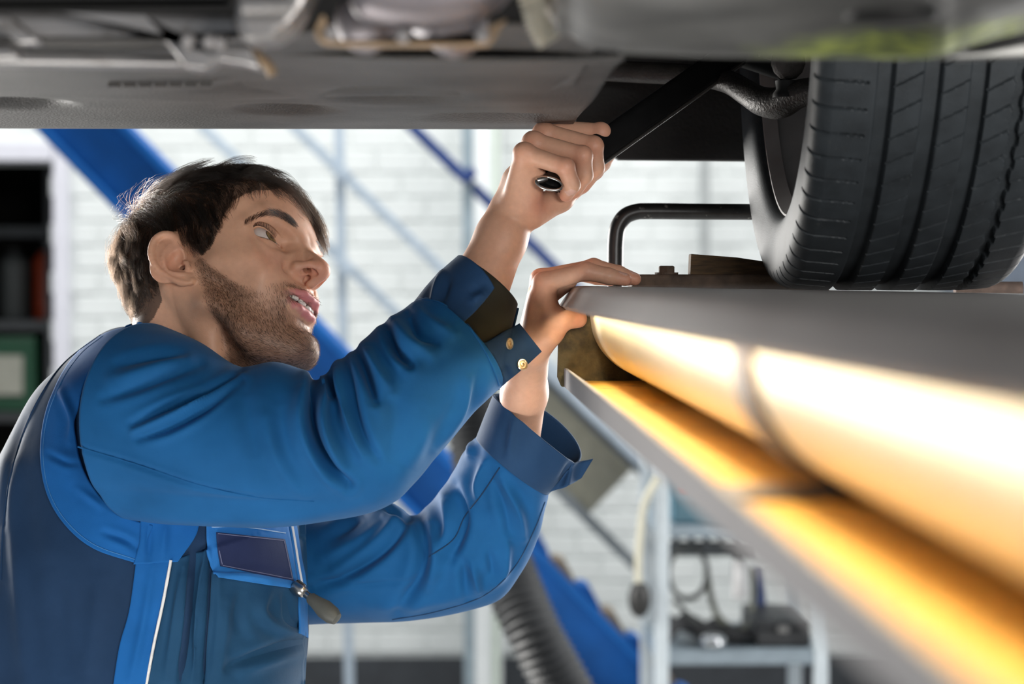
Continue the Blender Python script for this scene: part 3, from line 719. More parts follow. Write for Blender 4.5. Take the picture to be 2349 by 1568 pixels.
def moss_mat():
    m, nt, b = _nodes('bumper_tray_moss'); N, L = nt.nodes, nt.links
    at = N.new('ShaderNodeVertexColor'); at.layer_name = 'Moss'
    tc = N.new('ShaderNodeTexCoord')
    n1 = N.new('ShaderNodeTexNoise'); n1.inputs['Scale'].default_value = 40; n1.inputs['Detail'].default_value = 8; n1.inputs['Roughness'].default_value = .7
    L.new(tc.outputs['Object'], n1.inputs['Vector'])
    mu = N.new('ShaderNodeMath'); mu.operation = 'MULTIPLY'; L.new(at.outputs['Color'], mu.inputs[0]); L.new(n1.outputs['Fac'], mu.inputs[1])
    r = N.new('ShaderNodeValToRGB'); r.color_ramp.elements[0].position = .22; r.color_ramp.elements[1].position = .62
    L.new(mu.outputs[0], r.inputs['Fac'])
    n2 = N.new('ShaderNodeTexNoise'); n2.inputs['Scale'].default_value = 12; n2.inputs['Detail'].default_value = 8
    L.new(tc.outputs['Object'], n2.inputs['Vector'])
    r2 = N.new('ShaderNodeValToRGB'); r2.color_ramp.elements[0].color = (.055, .056, .055, 1); r2.color_ramp.elements[1].color = (.15, .15, .145, 1)
    r2.color_ramp.elements[0].position = .35; r2.color_ramp.elements[1].position = .7
    L.new(n2.outputs['Fac'], r2.inputs['Fac'])
    n3 = N.new('ShaderNodeTexNoise'); n3.inputs['Scale'].default_value = 95; L.new(tc.outputs['Object'], n3.inputs['Vector'])
    r3 = N.new('ShaderNodeValToRGB'); r3.color_ramp.elements[0].color = (.19, .24, .09, 1); r3.color_ramp.elements[1].color = (.58, .68, .13, 1)
    r3.color_ramp.elements[0].position = .4; r3.color_ramp.elements[1].position = .68
    L.new(n3.outputs['Fac'], r3.inputs['Fac'])
    mx = N.new('ShaderNodeMix'); mx.data_type = 'RGBA'; L.new(r.outputs['Color'], mx.inputs[0]); L.new(r2.outputs['Color'], mx.inputs[6]); L.new(r3.outputs['Color'], mx.inputs[7])
    L.new(mx.outputs[2], b.inputs['Base Color']); b.inputs['Roughness'].default_value = .6
    bp = N.new('ShaderNodeBump'); bp.inputs['Strength'].default_value = .4; bp.inputs['Distance'].default_value = .002
    L.new(n3.outputs['Fac'], bp.inputs['Height']); L.new(bp.outputs['Normal'], b.inputs['Normal'])
    return m
o = mesh_obj('bumper_tray', vs, f, moss_mat(), car)
vcol(o, np.repeat(np.array(cols)[:, None], 3, 1), 'Moss')
o['label'] = 'grey plastic bumper tray with green moss along its edge'
o.modifiers.new('thick', 'SOLIDIFY').thickness = .004
pl_ = P(2045, 42, 1.255)
MB().lathe([(-.003, .001), (-.0025, .018), (-.001, .024), (.004, .025)], pl_, (0, 0, 1), 32).build('dark_hole_disc', mat('hole_disc_black', (.006, .006, .006), .7), car, auto=50)  # black disc stands in for the darkness of an oval hole
MB().tube(spline([P(x, edge_y(x) + 1, 1.415) for x in (1420, 1560, 1700, 1850, 2000, 2080)], 30), .0009, 8).build('edge_trim', mat('trim_pale', (.22, .22, .21), .4, .4), car, auto=60)
slab('corner_piece', [(2215, 100), (2300, 70), (2420, 40), (2420, 96), (2330, 118), (2230, 124)], 1.50, .04, M_BLK, .004)
slab('corner_piece', [(2150, 134), (2180, 122), (2260, 116), (2349, 98), (2420, 92), (2420, 128), (2200, 136)], 1.46, .012, mat('trim_pale', (.35, .35, .34)), .002)
# ------------------------------------------------------------------ pry bar in the raised hand
pb = empty('pry_bar', P(1450, 290, 2.32), 'long black steel bar held in the raised hand', 'pry bar')
A_, B_ = P(1262, 417, 2.262), P(1700, 108, 2.40)
t_ = B_ - A_; t_ /= np.linalg.norm(t_); sd = np.cross(t_, (0, 1, 0)); sd /= np.linalg.norm(sd)
if sd[2] > 0: sd = -sd                      # points to the bar's lower right edge
dp = np.cross(t_, sd)
M_BAR = mat('bar_black_steel', (.018, .018, .019), .32, .6, var=.2, scale=40); M_CHR = mat('chrome_and_highlight', (.50, .48, .46), .25, 1.0, var=.1)
wv = .0135
def flat(a, b, w, h, n=20):
    mb = MB(); an = np.arange(n) * 2 * math.pi / n
    ring = np.stack([np.sign(np.cos(an)) * np.abs(np.cos(an)) ** .6 * w, np.sign(np.sin(an)) * np.abs(np.sin(an)) ** .6 * h], 1)
    v = np.concatenate([[c + sd * x + dp * y for x, y in ring] for c in (a, b)])
    return mb.add(v, [[j, (j + 1) % n, n + (j + 1) % n, n + j] for j in range(n)] + [list(range(n))[::-1], list(range(n, 2 * n))])
flat(A_ + t_ * .002, B_, wv, .0075).build('shaft', M_BAR, pb, auto=50)
MB().tube([A_ + sd * (wv + .0012) - np.array([0, .004, 0]), B_ + sd * (wv + .0005)], .0024, 10).build('edge_highlight', M_CHR, pb, auto=60)  # highlight along the lower edge, modelled as a bright tube
# bright rounded end of the bar, seen beside the little finger
E_ = P(1260, 421, 2.236); hx = (P(1290, 428, 2.238) - P(1230, 415, 2.238)) / 2; hy = np.cross(hx, (0, 1, 0)); hy = hy / np.linalg.norm(hy) * .0058 + np.array([0, .003, 0])
an = np.linspace(0, 2 * math.pi, 41)
MB().tube(np.stack([E_ + hx * math.cos(a) + hy * math.sin(a) for a in an]), .0014, 10, cap=False).build('end_ring', M_CHR, pb, auto=60)
mb = MB(); n_ = 40; dirb = (P(1330, 372, 2.285) - E_)
v0 = [E_ + hx * math.cos(a) + hy * math.sin(a) for a in an[:-1]]
mb.add(np.array(v0 + [q + dirb for q in v0]), [[i, (i + 1) % n_, n_ + (i + 1) % n_, n_ + i] for i in range(n_)]).build('end_sleeve', M_BAR, pb, auto=60)
mb = MB(); mb.add(np.array([q + dirb * .16 for q in v0]), [list(range(n_))]).build('end_core', M_BAR, pb)
MB().tube([E_ - hx * .98 + np.array([0, -.001, 0]), E_ - hx * .62 + hy * .35, E_ - hx * .25 + hy * .75], [.0030, .0042, .0030], 14).build('end_lug', M_CHR, pb, auto=60)
# ------------------------------------------------------------------ the mechanic's head (canonical frame in cm: F forward, L his left, U up)
HR = np.array([[0.86495582, 0.49307291, -0.09343734], [0.275776, -0.31144516, 0.90936764], [0.41928394, -0.81233061, -0.40536398]])
HO = P(501.5, 658, 2.366)
_d = HO - np.array([0, 0, CAMZ]); _d /= np.linalg.norm(_d)
_r = np.cross(_d, (0, 0, 1)); _r /= np.linalg.norm(_r); _u = np.cross(_r, _d)
HB = np.stack([_r, _u, -_d], 1)                       # columns
HM = HB @ HR                                          # canonical -> world directions
LAND = [  # canonical place -> where it stands in the photograph
    ((6.95, -4.6, 1.95), (580, 541)), ((8.0, -1.75, 1.75), (652, 565)), ((12.05, 0, -1.6), (753, 612)), ((10.25, 0, -2.95), (722, 658)),
    ((9.3, -1.9, -1.5), (667, 608)), ((8.62, -2.35, -5.3), (646, 674)), ((10.85, 0, -4.6), (730, 682)), ((10.45, 0, -6.45), (718, 716)),
    ((10.0, 0, -8.9), (724, 782)), ((8.6, -0.8, -10.2), (690, 836)), ((-1.5, -8.0, 3.7), (386, 540)), ((-0.05, -7.2, -2.75), (434, 656)), ((-2.5, -8.6, 3.2), (358, 554)),
    ((0.3, -7.3, -0.1), (428, 612)), ((9.0, -3.4, 3.7), (607, 490)), ((9.9, -1.0, 3.6), (686, 524)), ((5.0, -5.0, -8.4), (560, 770)),
    ((-2.65, -8.65, 1.2), (344, 594)), ((7.0, -3.1, 1.9), (613, 549)), ((9.8, 1.0, 4.0), (729, 566)), ((0.5, -5.6, -7.0), (478, 720))]
def head_w(p):
    return HO + (np.asarray(p, float) @ HM.T) * 0.01
_lc = np.array([a for a, b in LAND]); _lp = np.array([b for a, b in LAND], float)
_res = (_lp - to_px(head_w(_lc)))
_K = lambda a, b: np.exp(-((a[:, None] - b[None]) ** 2).sum(-1) / (2 * 2.6 ** 2))
_lw = np.linalg.solve(_K(_lc, _lc) + 0.08 * np.eye(len(_lc)), _res)
def head_warp(p):
    p = np.asarray(p, float)
    out = head_w(p)
    for s in range(0, len(p), 100000):
        d = _K(p[s:s + 100000], _lc) @ _lw
        out[s:s + 100000] += (d[:, :1] * _r - d[:, 1:] * _u) * (2.366 / FPX)
    return out
EYE_R = np.array([6.78, -3.15, 1.95]); EYE_L = EYE_R * [1, -1, 1]; EYE_RAD = 1.22
ER_AX = np.array([0.62, 0, 0]); 
def mir(p, s): q = np.array(p, float); q[1] *= s; return q
def ear_pt(s, b, u, o):
    """ear coordinates: b back, u up, o outward; s = side"""
    base = np.array([0.15, 7.05, 0.35])
    back = np.array([-0.86, 0.50, 0.08]); up = np.array([-0.17, 0.10, 0.98]); out = np.cross(up, back); out *= np.sign(out[1])
    q = base + back * b + up * u + out * o
    q[1] *= s
    return q
def head_sdf(p):
    ab = p.copy(); ab[..., 1] = np.abs(ab[..., 1])       # the head is mirrored
    q = ab
    d = d_ell(q, (-0.55, 0, 4.2), (9.35, 7.2, 7.35))
    d = smin(d, d_ell(q, (5.5, 0, 4.9), (4.1, 5.8, 4.5)), 2.0)                    # forehead
    d = smin(d, d_ell(q, (4.0, 0, -1.8), (4.9, 5.7, 6.6)), 2.4)                   # mid face
    d = smin(d, d_ell(q, (4.6, 0, -5.7), (4.3, 4.5, 3.6)), 1.8)                   # jaw filling
    d = smin(d, d_cone(q, (0.9, 5.25, -5.4), (4.4, 4.35, -7.6), 1.15, 1.1), 1.8)  # jaw line
    d = smin(d, d_cone(q, (4.4, 4.35, -7.6), (7.9, 1.3, -8.9), 1.1, 1.25), 1.6)
    d = smin(d, d_cone(q, (0.6, 5.7, -0.6), (0.9, 5.25, -5.4), 1.2, 1.2), 1.8)
    d = smin(d, d_ell(q, (8.35, 0, -8.85), (1.55, 1.75, 1.35)), 1.1)              # chin
    d = smin(d, d_ell(q, (4.3, 4.9, 1.4), (2.8, 1.5, 2.6)), 1.6)                  # temple
    d = smin(d, d_cone(q, (6.3, 4.5, -0.8), (3.2, 5.9, -0.3), 1.25, 0.7), 1.8)    # cheek bone
    d = smin(d, d_ell(q, (7.0, 3.0, -2.6), (1.6, 1.9, 1.8)), 1.6)                  # cheek
    d = smin(d, d_ell(q, (7.2, 0, -4.7), (2.6, 2.9, 2.5)), 1.4)                   # muzzle
    d = smin(d, d_cone(q, (8.95, 0.5, 3.5), (8.35, 3.1, 3.75), 0.78, 0.8), 1.0)   # brow
    d = smin(d, d_cone(q, (8.35, 3.1, 3.75), (6.7, 4.95, 2.9), 0.8, 0.65), 1.0)
    d = smax(d, -d_ell(q, (8.6, 2.95, 1.75), (1.15, 1.75, 1.05)), 1.1)             # eye socket
    d = smax(d, -d_sph(q, (9.05, 1.95, 1.5), 0.95), 0.8)
    # nose
    d = smin(d, d_cone(q, (8.75, 0, 2.5), (10.75, 0, -0.7), 0.72, 0.78), 0.9)
    d = smin(d, d_cone(q, (8.3, 0.9, 1.4), (9.3, 1.0, -1.4), 0.55, 0.75), 0.9)
    d = smin(d, d_ell(q, (11.05, 0, -1.5), (1.0, 1.0, 0.92)), 0.55)
    d = smin(d, d_cone(q, (9.5, 1.35, -1.5), (10.6, 0.95, -1.4), 0.56, 0.52), 0.42)
    d = smin(d, d_cone(q, (9.9, 0, -2.7), (11.1, 0, -2.05), 0.40, 0.42), 0.35)
    d = smax(d, -d_ell(q, (9.1, 2.25, -1.7), (0.5, 0.28, 0.7)), 0.5)               # crease behind the wing
    ca, sa = math.cos(0.5), math.sin(0.5)
    d = smax(d, -d_ell(q, (10.45, 0.88, -1.98), (0.84, 0.36, 0.55), [[0.88, 0.40, 0.25], [-0.42, 0.90, 0.10], [-0.19, -0.19, 0.96]]), 0.12)   # nostril
    d = smax(d, -d_cone(q, (10.35, 0.85, -1.9), (9.7, 0.55, -0.7), 0.36, 0.34), 0.12)
    # lips
    U_ = [(9.98, 0, -4.72, .50), (9.86, .75, -4.60, .50), (9.2, 1.7, -4.92, .40), (8.45, 2.5, -5.25, .20)]
    L_ = [(9.55, 0, -6.38, .52), (9.42, .9, -6.30, .48), (8.95, 1.75, -5.95, .36), (8.4, 2.5, -5.32, .18)]
    d = smin(d, chain(q, U_, 0.2), 0.34)
    d = smin(d, chain(q, L_, 0.2), 0.38)
    d = smax(d, -d_ell(q, (10.0, 0, -7.45), (0.5, 1.3, 0.4)), 0.8)                 # fold over the chin
    d = smax(d, -chain(q, [(10.35, 0, -5.55, .40), (9.9, .9, -5.48, .36), (9.1, 1.75, -5.38, .24), (8.62, 2.3, -5.30, .09)]), 0.12)
    d = smax(d, -chain(q, [(8.9, 0, -5.6, .9), (8.7, .9, -5.55, .8), (8.3, 1.6, -5.45, .5)]), 0.12)
    d = smax(d, -d_cone(q, (10.75, 0, -3.3), (10.7, 0, -4.2), 0.2, 0.22), 0.3)     # groove under the nose
    # eyelids: a ball over each eye, opened between two planes through the corners
    e = q - np.array([6.78, 3.15, 1.95], np.float32)
    ball = np.sqrt((e ** 2).sum(-1)) - np.float32(1.40)
    d = smin(d, ball, 0.35)
    hinge = np.array([-0.28, 0.955, 0.05]); hinge /= np.linalg.norm(hinge)
    fw = np.array([0.955, 0.28, 0.0]); fw /= np.linalg.norm(fw); up = np.cross(hinge, fw); up *= np.sign(up[2])
    a = e @ fw.astype(np.float32); b = e @ up.astype(np.float32); t = e @ hinge.astype(np.float32)
    b2 = b - 0.13 * t                                     # outer corner a little higher
    ua, la = math.radians(45), math.radians(21)
    up_pl = b2 * math.cos(ua) - a * math.sin(ua); lo_pl = -b2 * math.cos(la) - a * math.sin(la)
    wedge = np.maximum(np.maximum(up_pl, lo_pl) - 0.10 * (t < 0) * np.exp(-((t + 1.15) / .35) ** 2), np.maximum(t - 1.4, -t - 1.62))
    crease = np.abs(b2 * math.cos(ua + .42) - a * math.sin(ua + .42)) - 0.03
    crease = np.maximum(np.maximum(crease, np.abs(ball) - 0.09), np.maximum(-a, np.abs(t) - 1.2))
    d = smax(d, -crease, 0.14)
    d = smax(d, -np.maximum(np.maximum(wedge, -a), ball - 0.6), 0.07)
    d = np.maximum(d, -(np.sqrt((e ** 2).sum(-1)) - np.float32(1.2)))
    # neck, bending to the shoulders (not mirrored)
    d = smin(d, d_cone(p, (-3.2, 0.2, -1.0), (-7.0, 3.0, -9.5), 5.6, 5.8), 1.6)
    d = smin(d, d_cone(p, (-6.2, 3.0, -9.5), (-9.5, 6.0, -17), 5.6, 7.0), 1.5)
    d = smin(d, d_cone(p, (-1.6, -5.7, -1.6), (0.2, -1.0, -13.0), 1.3, 1.2), 1.8)
    d = smin(d, d_cone(p, (4.0, 0, -8.2), (-1.5, 2.2, -14.0), 2.6, 2.6), 2.2)
    # ears
    for s in (-1, 1):
        c = ear_pt(s, 1.4, 0.3, 0)
        m = ((p - c.astype(np.float32)) ** 2).sum(-1) < 36
        pe = p[m]
        if len(pe) == 0: continue
        E_ = lambda b, u, o: ear_pt(s, b, u, o)
        back = E_(1, 0, 0) - E_(0, 0, 0); up_ = E_(0, 1, 0) - E_(0, 0, 0); ou = E_(0, 0, 1) - E_(0, 0, 0)
        rotm = np.stack([back, up_, ou], 1)
        x = d_ell(pe, E_(1.45, 0.5, 0.10), (1.65, 2.85, 0.42), rotm)
        x = smin(x, d_ell(pe, E_(0.85, -2.2, 0.18), (0.85, 0.95, 0.36), rotm), 0.6)
        x = smin(x, d_ell(pe, E_(1.35, 1.9, 0.22), (1.35, 1.4, 0.34), rotm), 0.4)
        hx = [(0.45, -0.1, .30, .2), (0.25, 0.75, .45, .28), (0.2, 1.9, .5, .30), (0.75, 2.95, .5, .33), (1.7, 3.2, .5, .34), (2.55, 2.7, .5, .33),
              (2.98, 1.6, .5, .32), (2.98, 0.4, .48, .30), (2.65, -0.8, .45, .27), (2.1, -1.75, .38, .25), (1.5, -2.5, .3, .28), (0.8, -2.85, .25, .35), (0.3, -2.4, .2, .35)]
        x = smin(x, chain(pe, [(*E_(*q_[:3]), q_[3]) for q_ in spline(hx, 34)], 0.1), 0.22)
        ah = [(1.05, 2.3, .3, .2), (1.7, 1.5, .42, .26), (2.0, 0.5, .5, .28), (1.85, -0.6, .5, .26), (1.35, -1.45, .45, .25), (0.75, -1.55, .42, .24)]
        x = smin(x, chain(pe, [(*E_(*q_[:3]), q_[3]) for q_ in spline(ah, 14)], 0.1), 0.25)
        x = smin(x, d_cone(pe, E_(1.7, 1.5, .38), E_(2.05, 2.2, .3), .24, .18), 0.25)
        x = smax(x, -d_ell(pe, E_(0.95, 0.1, 0.72), (0.78, 1.15, 0.72), rotm), 0.25)
        x = smin(x, d_cone(pe, E_(0.0, -0.1, .35), E_(0.05, -0.75, .4), .34, .3), 0.25)
        dm = smin(d[m], x, 0.35)
        dm = smax(dm, -d_cone(pe, E_(0.55, -0.5, 0.4), E_(0.2, -0.45, -0.8), .32, .22), 0.15)
        d[m] = dm
    return d
hv, hf = surface(head_sdf, (-13.5, -9.6, -16.5), (13.2, 10.6, 13.6), 0.112)
hv = relax(hv, hf, 1, 0.45)
HEAD_CAN = hv.copy()                               # canonical places of the vertices
head_n_can = normals(hv, hf)
hw = head_warp(hv)

def skin_cols(c):
    """colour of the skin by place on the head (lips, cheeks, ear, jaw with stubble)"""
    a = c.copy(); a[:, 1] = np.abs(a[:, 1])
    base = np.array([0.66, 0.372, 0.245]); col = np.tile(base, (len(c), 1))
    g = lambda ctr, r: np.exp(-(((a - np.array(ctr)) / np.array(r)) ** 2).sum(1))
    red = np.clip(0.55 * g((7.6, 3.6, -1.4), (2, 2.2, 1.7)) + 0.95 * g((11, .4, -1.8), (1.7, 1.5, 1.2)) + 0.6 * g((-1.3, 8.0, .8), (2, 1, 3.2)), 0, 1)
    col = col * (1 - red[:, None] * np.array([0.0, 0.2, 0.2]))
    lipu = np.stack([np.sqrt((((a - np.array(q[:3])) ** 2).sum(1))) - q[3] for q in
                     [(10.0, 0, -4.78, .62), (9.92, .4, -4.72, .62), (9.82, .8, -4.68, .6), (9.5, 1.25, -4.82, .55), (9.2, 1.7, -4.98, .46), (8.8, 2.1, -5.1, .38), (8.5, 2.45, -5.25, .3)]]).min(0)
    lipl = np.stack([np.sqrt((((a - np.array(q[:3])) ** 2).sum(1))) - q[3] for q in
                     [(9.65, 0, -6.22, .6), (9.6, .45, -6.2, .6), (9.5, .9, -6.12, .58), (9.2, 1.4, -5.98, .5), (8.95, 1.8, -5.8, .42), (8.6, 2.2, -5.5, .32)]]).min(0)
    lip = 1 - sst(np.minimum(lipu, lipl), -0.06, 0.16)
    col = col * (1 - lip[:, None]) + np.array([0.64, 0.235, 0.225]) * lip[:, None]
    b = beard_mask(c)
    col = col * (1 - 0.62 * b[:, None]) + np.array([0.14, 0.08, 0.052]) * 0.62 * b[:, None]
    return col
def beard_mask(c):
    a = c.copy(); a[:, 1] = np.abs(a[:, 1])
    F, L, U = a[:, 0], a[:, 1], a[:, 2]
    # upper edge of the beard from the sideburn to the mouth corner, then the moustache
    top = np.interp(F, [0, 1.2, 2.6, 4.0, 5.6, 7.2, 8.6, 10.2], [2.2, 1.6, -0.6, -2.4, -3.8, -4.6, -4.2, -3.0])
    m = sst(top - U, -0.3, 0.7) * sst(F, 0.6, 1.7)
    under = sst(U, -11.8, -9.8) + (F > 5.0) * 1.0
    m = m * np.clip(under, 0, 1)
    cheek = 1 - 0.8 * np.exp(-(((F - 7.6) / 1.9) ** 2 + ((U + 5.0) / 1.6) ** 2 + ((L - 3.6) / 2.0) ** 2))
    m = m * cheek
    lip = np.minimum(((a - np.array([9.9, .5, -4.75])) ** 2 / np.array([1, 2.6, .42]) ** 2 * [1, 1, 1]).sum(1),
                     ((a - np.array([9.5, .5, -6.35])) ** 2 / np.array([1, 2.0, .55]) ** 2).sum(1))
    m = m * sst(lip, 0.75, 1.5)
    soul = np.exp(-(((F - 9.4) / 1.0) ** 2 + ((L - 1.2) / .8) ** 2 + ((U + 7.2) / .7) ** 2))
    m = m * (1 - 0.6 * soul)
    nose = ((a - np.array([10.4, 0, -1.9])) ** 2 / np.array([1.6, 1.9, 1.1]) ** 2).sum(1)
    return np.clip(m * sst(nose, 0.8, 1.2), 0, 1)
def skin_mat():
    m, nt, b = _nodes('skin')
    N, L = nt.nodes, nt.links
    at = N.new('ShaderNodeVertexColor'); at.layer_name = 'Col'
    tc = N.new('ShaderNodeTexCoord')
    nz = N.new('ShaderNodeTexNoise'); nz.inputs['Scale'].default_value = 180; nz.inputs['Detail'].default_value = 4
    L.new(tc.outputs['Object'], nz.inputs['Vector'])
    hs = N.new('ShaderNodeHueSaturation')
    mr = N.new('ShaderNodeMapRange'); mr.inputs['To Min'].default_value = 0.9; mr.inputs['To Max'].default_value = 1.1
    L.new(nz.outputs['Fac'], mr.inputs['Value']); L.new(mr.outputs['Result'], hs.inputs['Value'])
    L.new(at.outputs['Color'], hs.inputs['Color']); L.new(hs.outputs['Color'], b.inputs['Base Color'])
    b.inputs['Roughness'].default_value = 0.48; b.inputs['Specular IOR Level'].default_value = 0.38
    b.inputs['Subsurface Weight'].default_value = 0.18
    b.inputs['Subsurface Radius'].default_value = (1.0, 0.35, 0.18)
    b.inputs['Subsurface Scale'].default_value = 0.006
    v = N.new('ShaderNodeTexVoronoi'); v.inputs['Scale'].default_value = 900
    L.new(tc.outputs['Object'], v.inputs['Vector'])
    bp = N.new('ShaderNodeBump'); bp.inputs['Strength'].default_value = 0.12; bp.inputs['Distance'].default_value = 0.0006
    L.new(v.outputs['Distance'], bp.inputs['Height']); L.new(bp.outputs['Normal'], b.inputs['Normal'])
    return m
M_SKIN = skin_mat()
head_cols = skin_cols(HEAD_CAN)
# ------------------------------------------------------------------ eyes, teeth
def eye_gaze(ctr, px_iris):
    """the canonical direction in which the iris stands where the photograph shows it"""
    a, b = np.meshgrid(np.linspace(-1.2, 1.2, 121), np.linspace(-1.2, 1.2, 121)); a = a.ravel(); b = b.ravel()
    g = np.stack([np.cos(a) * np.cos(b), np.sin(a) * np.cos(b), np.sin(b)], 1)
    g = g[g @ HR[2] > 0.3]
    q = to_px(head_warp(ctr + g * EYE_RAD))
    return g[((q - np.array(px_iris)) ** 2).sum(1).argmin()]
def eye_build(ctr, g, name, parent):
    u = nrm(np.cross(g, (0, 0, 1.0))); w = np.cross(g, u)
    th = np.concatenate([np.linspace(0, .18, 4), np.linspace(.19, .47, 6), np.linspace(.49, 2.2, 22)]); n = 48
    vs = []; fs = []; fm = []
    for i, t in enumerate(th):
        a = np.arange(n) * 2 * math.pi / n
        bulge = 1 + 0.04 * math.exp(-(t / .42) ** 2)
        vs.append(ctr + EYE_RAD * bulge * (math.cos(t) * g + math.sin(t) * (np.cos(a)[:, None] * u + np.sin(a)[:, None] * w)))
    for i in range(len(th) - 1):
        for j in range(n):
            fs.append([i * n + j, (i + 1) * n + j, (i + 1) * n + (j + 1) % n, i * n + (j + 1) % n])
            fm.append(2 if th[i + 1] <= .185 else (1 if th[i + 1] <= .44 else (3 if th[i + 1] <= .495 else 0)))
    mats = [mat('eye_white', (0.74, 0.66, 0.62), 0.12, var=0.03, coat=1.0, scale=200), mat('iris_hazel', (0.22, 0.155, 0.065), 0.15, var=0.45, scale=900, coat=1.0),
            mat('pupil_black', (0.01, 0.01, 0.01), 0.1, var=0, coat=1.0), mat('iris_rim', (0.06, 0.05, 0.03), 0.1, coat=1.0)]
    return mesh_obj(name, head_warp(np.concatenate(vs)), fs, None, parent, mats=mats, fmat=fm)
def teeth(parent):
    mt = mat('tooth_enamel', (0.82, 0.78, 0.70), 0.2, var=0.04, coat=0.5)
    k = 0
    arch = spline([(8.2, -2.4), (9.0, -1.75), (9.45, -0.95), (9.62, 0), (9.45, 0.95), (9.0, 1.75), (8.2, 2.4)], 200)
    s = np.concatenate([[0], np.cumsum(np.linalg.norm(np.diff(arch, axis=0), axis=1))]); mid = s[-1] / 2
    edges = np.array([-3.0, -2.35, -1.65, -0.88, 0, 0.88, 1.65, 2.35, 3.0]) + mid
    for i in range(8):
        a = np.array([np.interp(edges[i] + .03, s, arch[:, j]) for j in (0, 1)]); b = np.array([np.interp(edges[i + 1] - .03, s, arch[:, j]) for j in (0, 1)])
        lng = [-5.42, -5.5, -5.5, -5.68][min(i, 7 - i)]
        ctr = np.array([*(a + b) / 2, (-4.6 + lng) / 2]); t = np.array([*(b - a), 0]); w = np.linalg.norm(t); t /= w
        nrm = np.array([t[1], -t[0], 0]); nrm *= np.sign(nrm[0]); up = np.array([0, 0, 1.0])
        vv = []; N1, N2 = 10, 8; ff = []
        for u_ in np.linspace(-math.pi / 2, math.pi / 2, N1):
            for v_ in np.linspace(0, 2 * math.pi, N2 * 2, endpoint=False):
                e = lambda x, q: np.sign(x) * abs(x) ** q
                x = e(math.cos(u_), .45) * e(math.cos(v_), .45); y = e(math.cos(u_), .45) * e(math.sin(v_), .6); z = e(math.sin(u_), .45)
                vv.append(ctr + t * x * w / 2 + nrm * y * .22 + up * z * (-4.6 - lng) / 2)
        M_ = N2 * 2
        for q in range(N1 - 1):
            for j in range(M_): ff.append([q * M_ + j, q * M_ + (j + 1) % M_, (q + 1) * M_ + (j + 1) % M_, (q + 1) * M_ + j])
        mesh_obj('tooth', head_warp(np.array(vv)), ff, mt, parent)
# ------------------------------------------------------------------ hair, stubble, brows, lashes: strands rooted in the skin
def hair_mat(name, col, rough=0.32):
    m = bpy.data.materials.new(name); m.use_nodes = True
    nt = m.node_tree; nt.nodes.remove(nt.nodes['Principled BSDF'])
    h = nt.nodes.new('ShaderNodeBsdfHairPrincipled'); h.parametrization = 'COLOR'
    h.inputs['Color'].default_value = (*col, 1); h.inputs['Roughness'].default_value = rough; h.inputs['Radial Roughness'].default_value = 0.45
    h.inputs['Random Roughness'].default_value = 0.2
    nt.links.new(h.outputs[0], nt.nodes['Material Output'].inputs['Surface'])
    return m
def strands(name, pts, r0, r1, material, parent):
    """pts: (strands, points, 3) world"""
    n, k = pts.shape[:2]
    hc = bpy.data.hair_curves.new(name)
    hc.add_curves([k] * n)
    off = world_loc(parent)
    hc.attributes['position'].data.foreach_set('vector', (pts - off).astype(np.float32).ravel())
    ra = hc.attributes.get('radius') or hc.attributes.new('radius', 'FLOAT', 'POINT')
    ra.data.foreach_set('value', np.tile(np.linspace(r0, r1, k), n).astype(np.float32))
    hc.materials.append(material)
    o = bpy.data.objects.new(name, hc)
    link(o, parent)
    return o
def inside(poly, pt):
    poly = np.asarray(poly, float); x, y = pt[:, 0], pt[:, 1]; r = np.zeros(len(pt), bool)
    for i in range(len(poly)):
        (x1, y1), (x2, y2) = poly[i - 1], poly[i]
        c = ((y1 > y) != (y2 > y)) & (x < (x2 - x1) * (y - y1) / ((y2 - y1) or 1e-9) + x1); r ^= c
    return r
HAIR_POLY = [(640, 432), (612, 436), (585, 436), (560, 446), (532, 462), (514, 492), (502, 522), (492, 550), (481, 573), (462, 580), (447, 568), (432, 556),
             (412, 552), (395, 545), (370, 545), (352, 556), (345, 580), (350, 620), (364, 652), (372, 690), (352, 730), (315, 765), (260, 800), (120, 800), (80, 500), (280, 200), (640, 200), (900, 300), (760, 420)]
def near_px(c):
    a = c.copy(); a[:, 1] = -np.abs(a[:, 1])
    return to_px(head_warp(a))
_npx = near_px(HEAD_CAN)
hair_m = inside(HAIR_POLY, _npx) & (HEAD_CAN[:, 2] > -10) & ~((np.abs(HEAD_CAN[:, 1]) > 7.15) & (HEAD_CAN[:, 0] < 1.2) & (HEAD_CAN[:, 0] > -4.6) & (HEAD_CAN[:, 2] < 4.3))
head_cols[hair_m] = head_cols[hair_m] * 0.2 + np.array([0.02, 0.013, 0.009]) * 0.8
def roots(mask_w, count):
    """random places on the head's faces, weighted"""
    tri = hf; a = HEAD_CAN[tri[:, 0]]; ar = np.linalg.norm(np.cross(HEAD_CAN[tri[:, 2]] - a, HEAD_CAN[tri[:, 3]] - HEAD_CAN[tri[:, 1]]), axis=1)
    w = ar * mask_w[tri].mean(1); w /= w.sum()
    i = rng.choice(len(tri), count, p=w); u = rng.random((count, 1)); v = rng.random((count, 1)); q = HEAD_CAN[tri[i]]
    p = (q[:, 0] * (1 - u) + q[:, 1] * u) * (1 - v) + (q[:, 3] * (1 - u) + q[:, 2] * u) * v
    n = head_n_can[tri[i]].mean(1)
    return p, n / np.linalg.norm(n, axis=1)[:, None]
def nrm(x): return x / (np.linalg.norm(x, axis=-1, keepdims=True) + 1e-9)
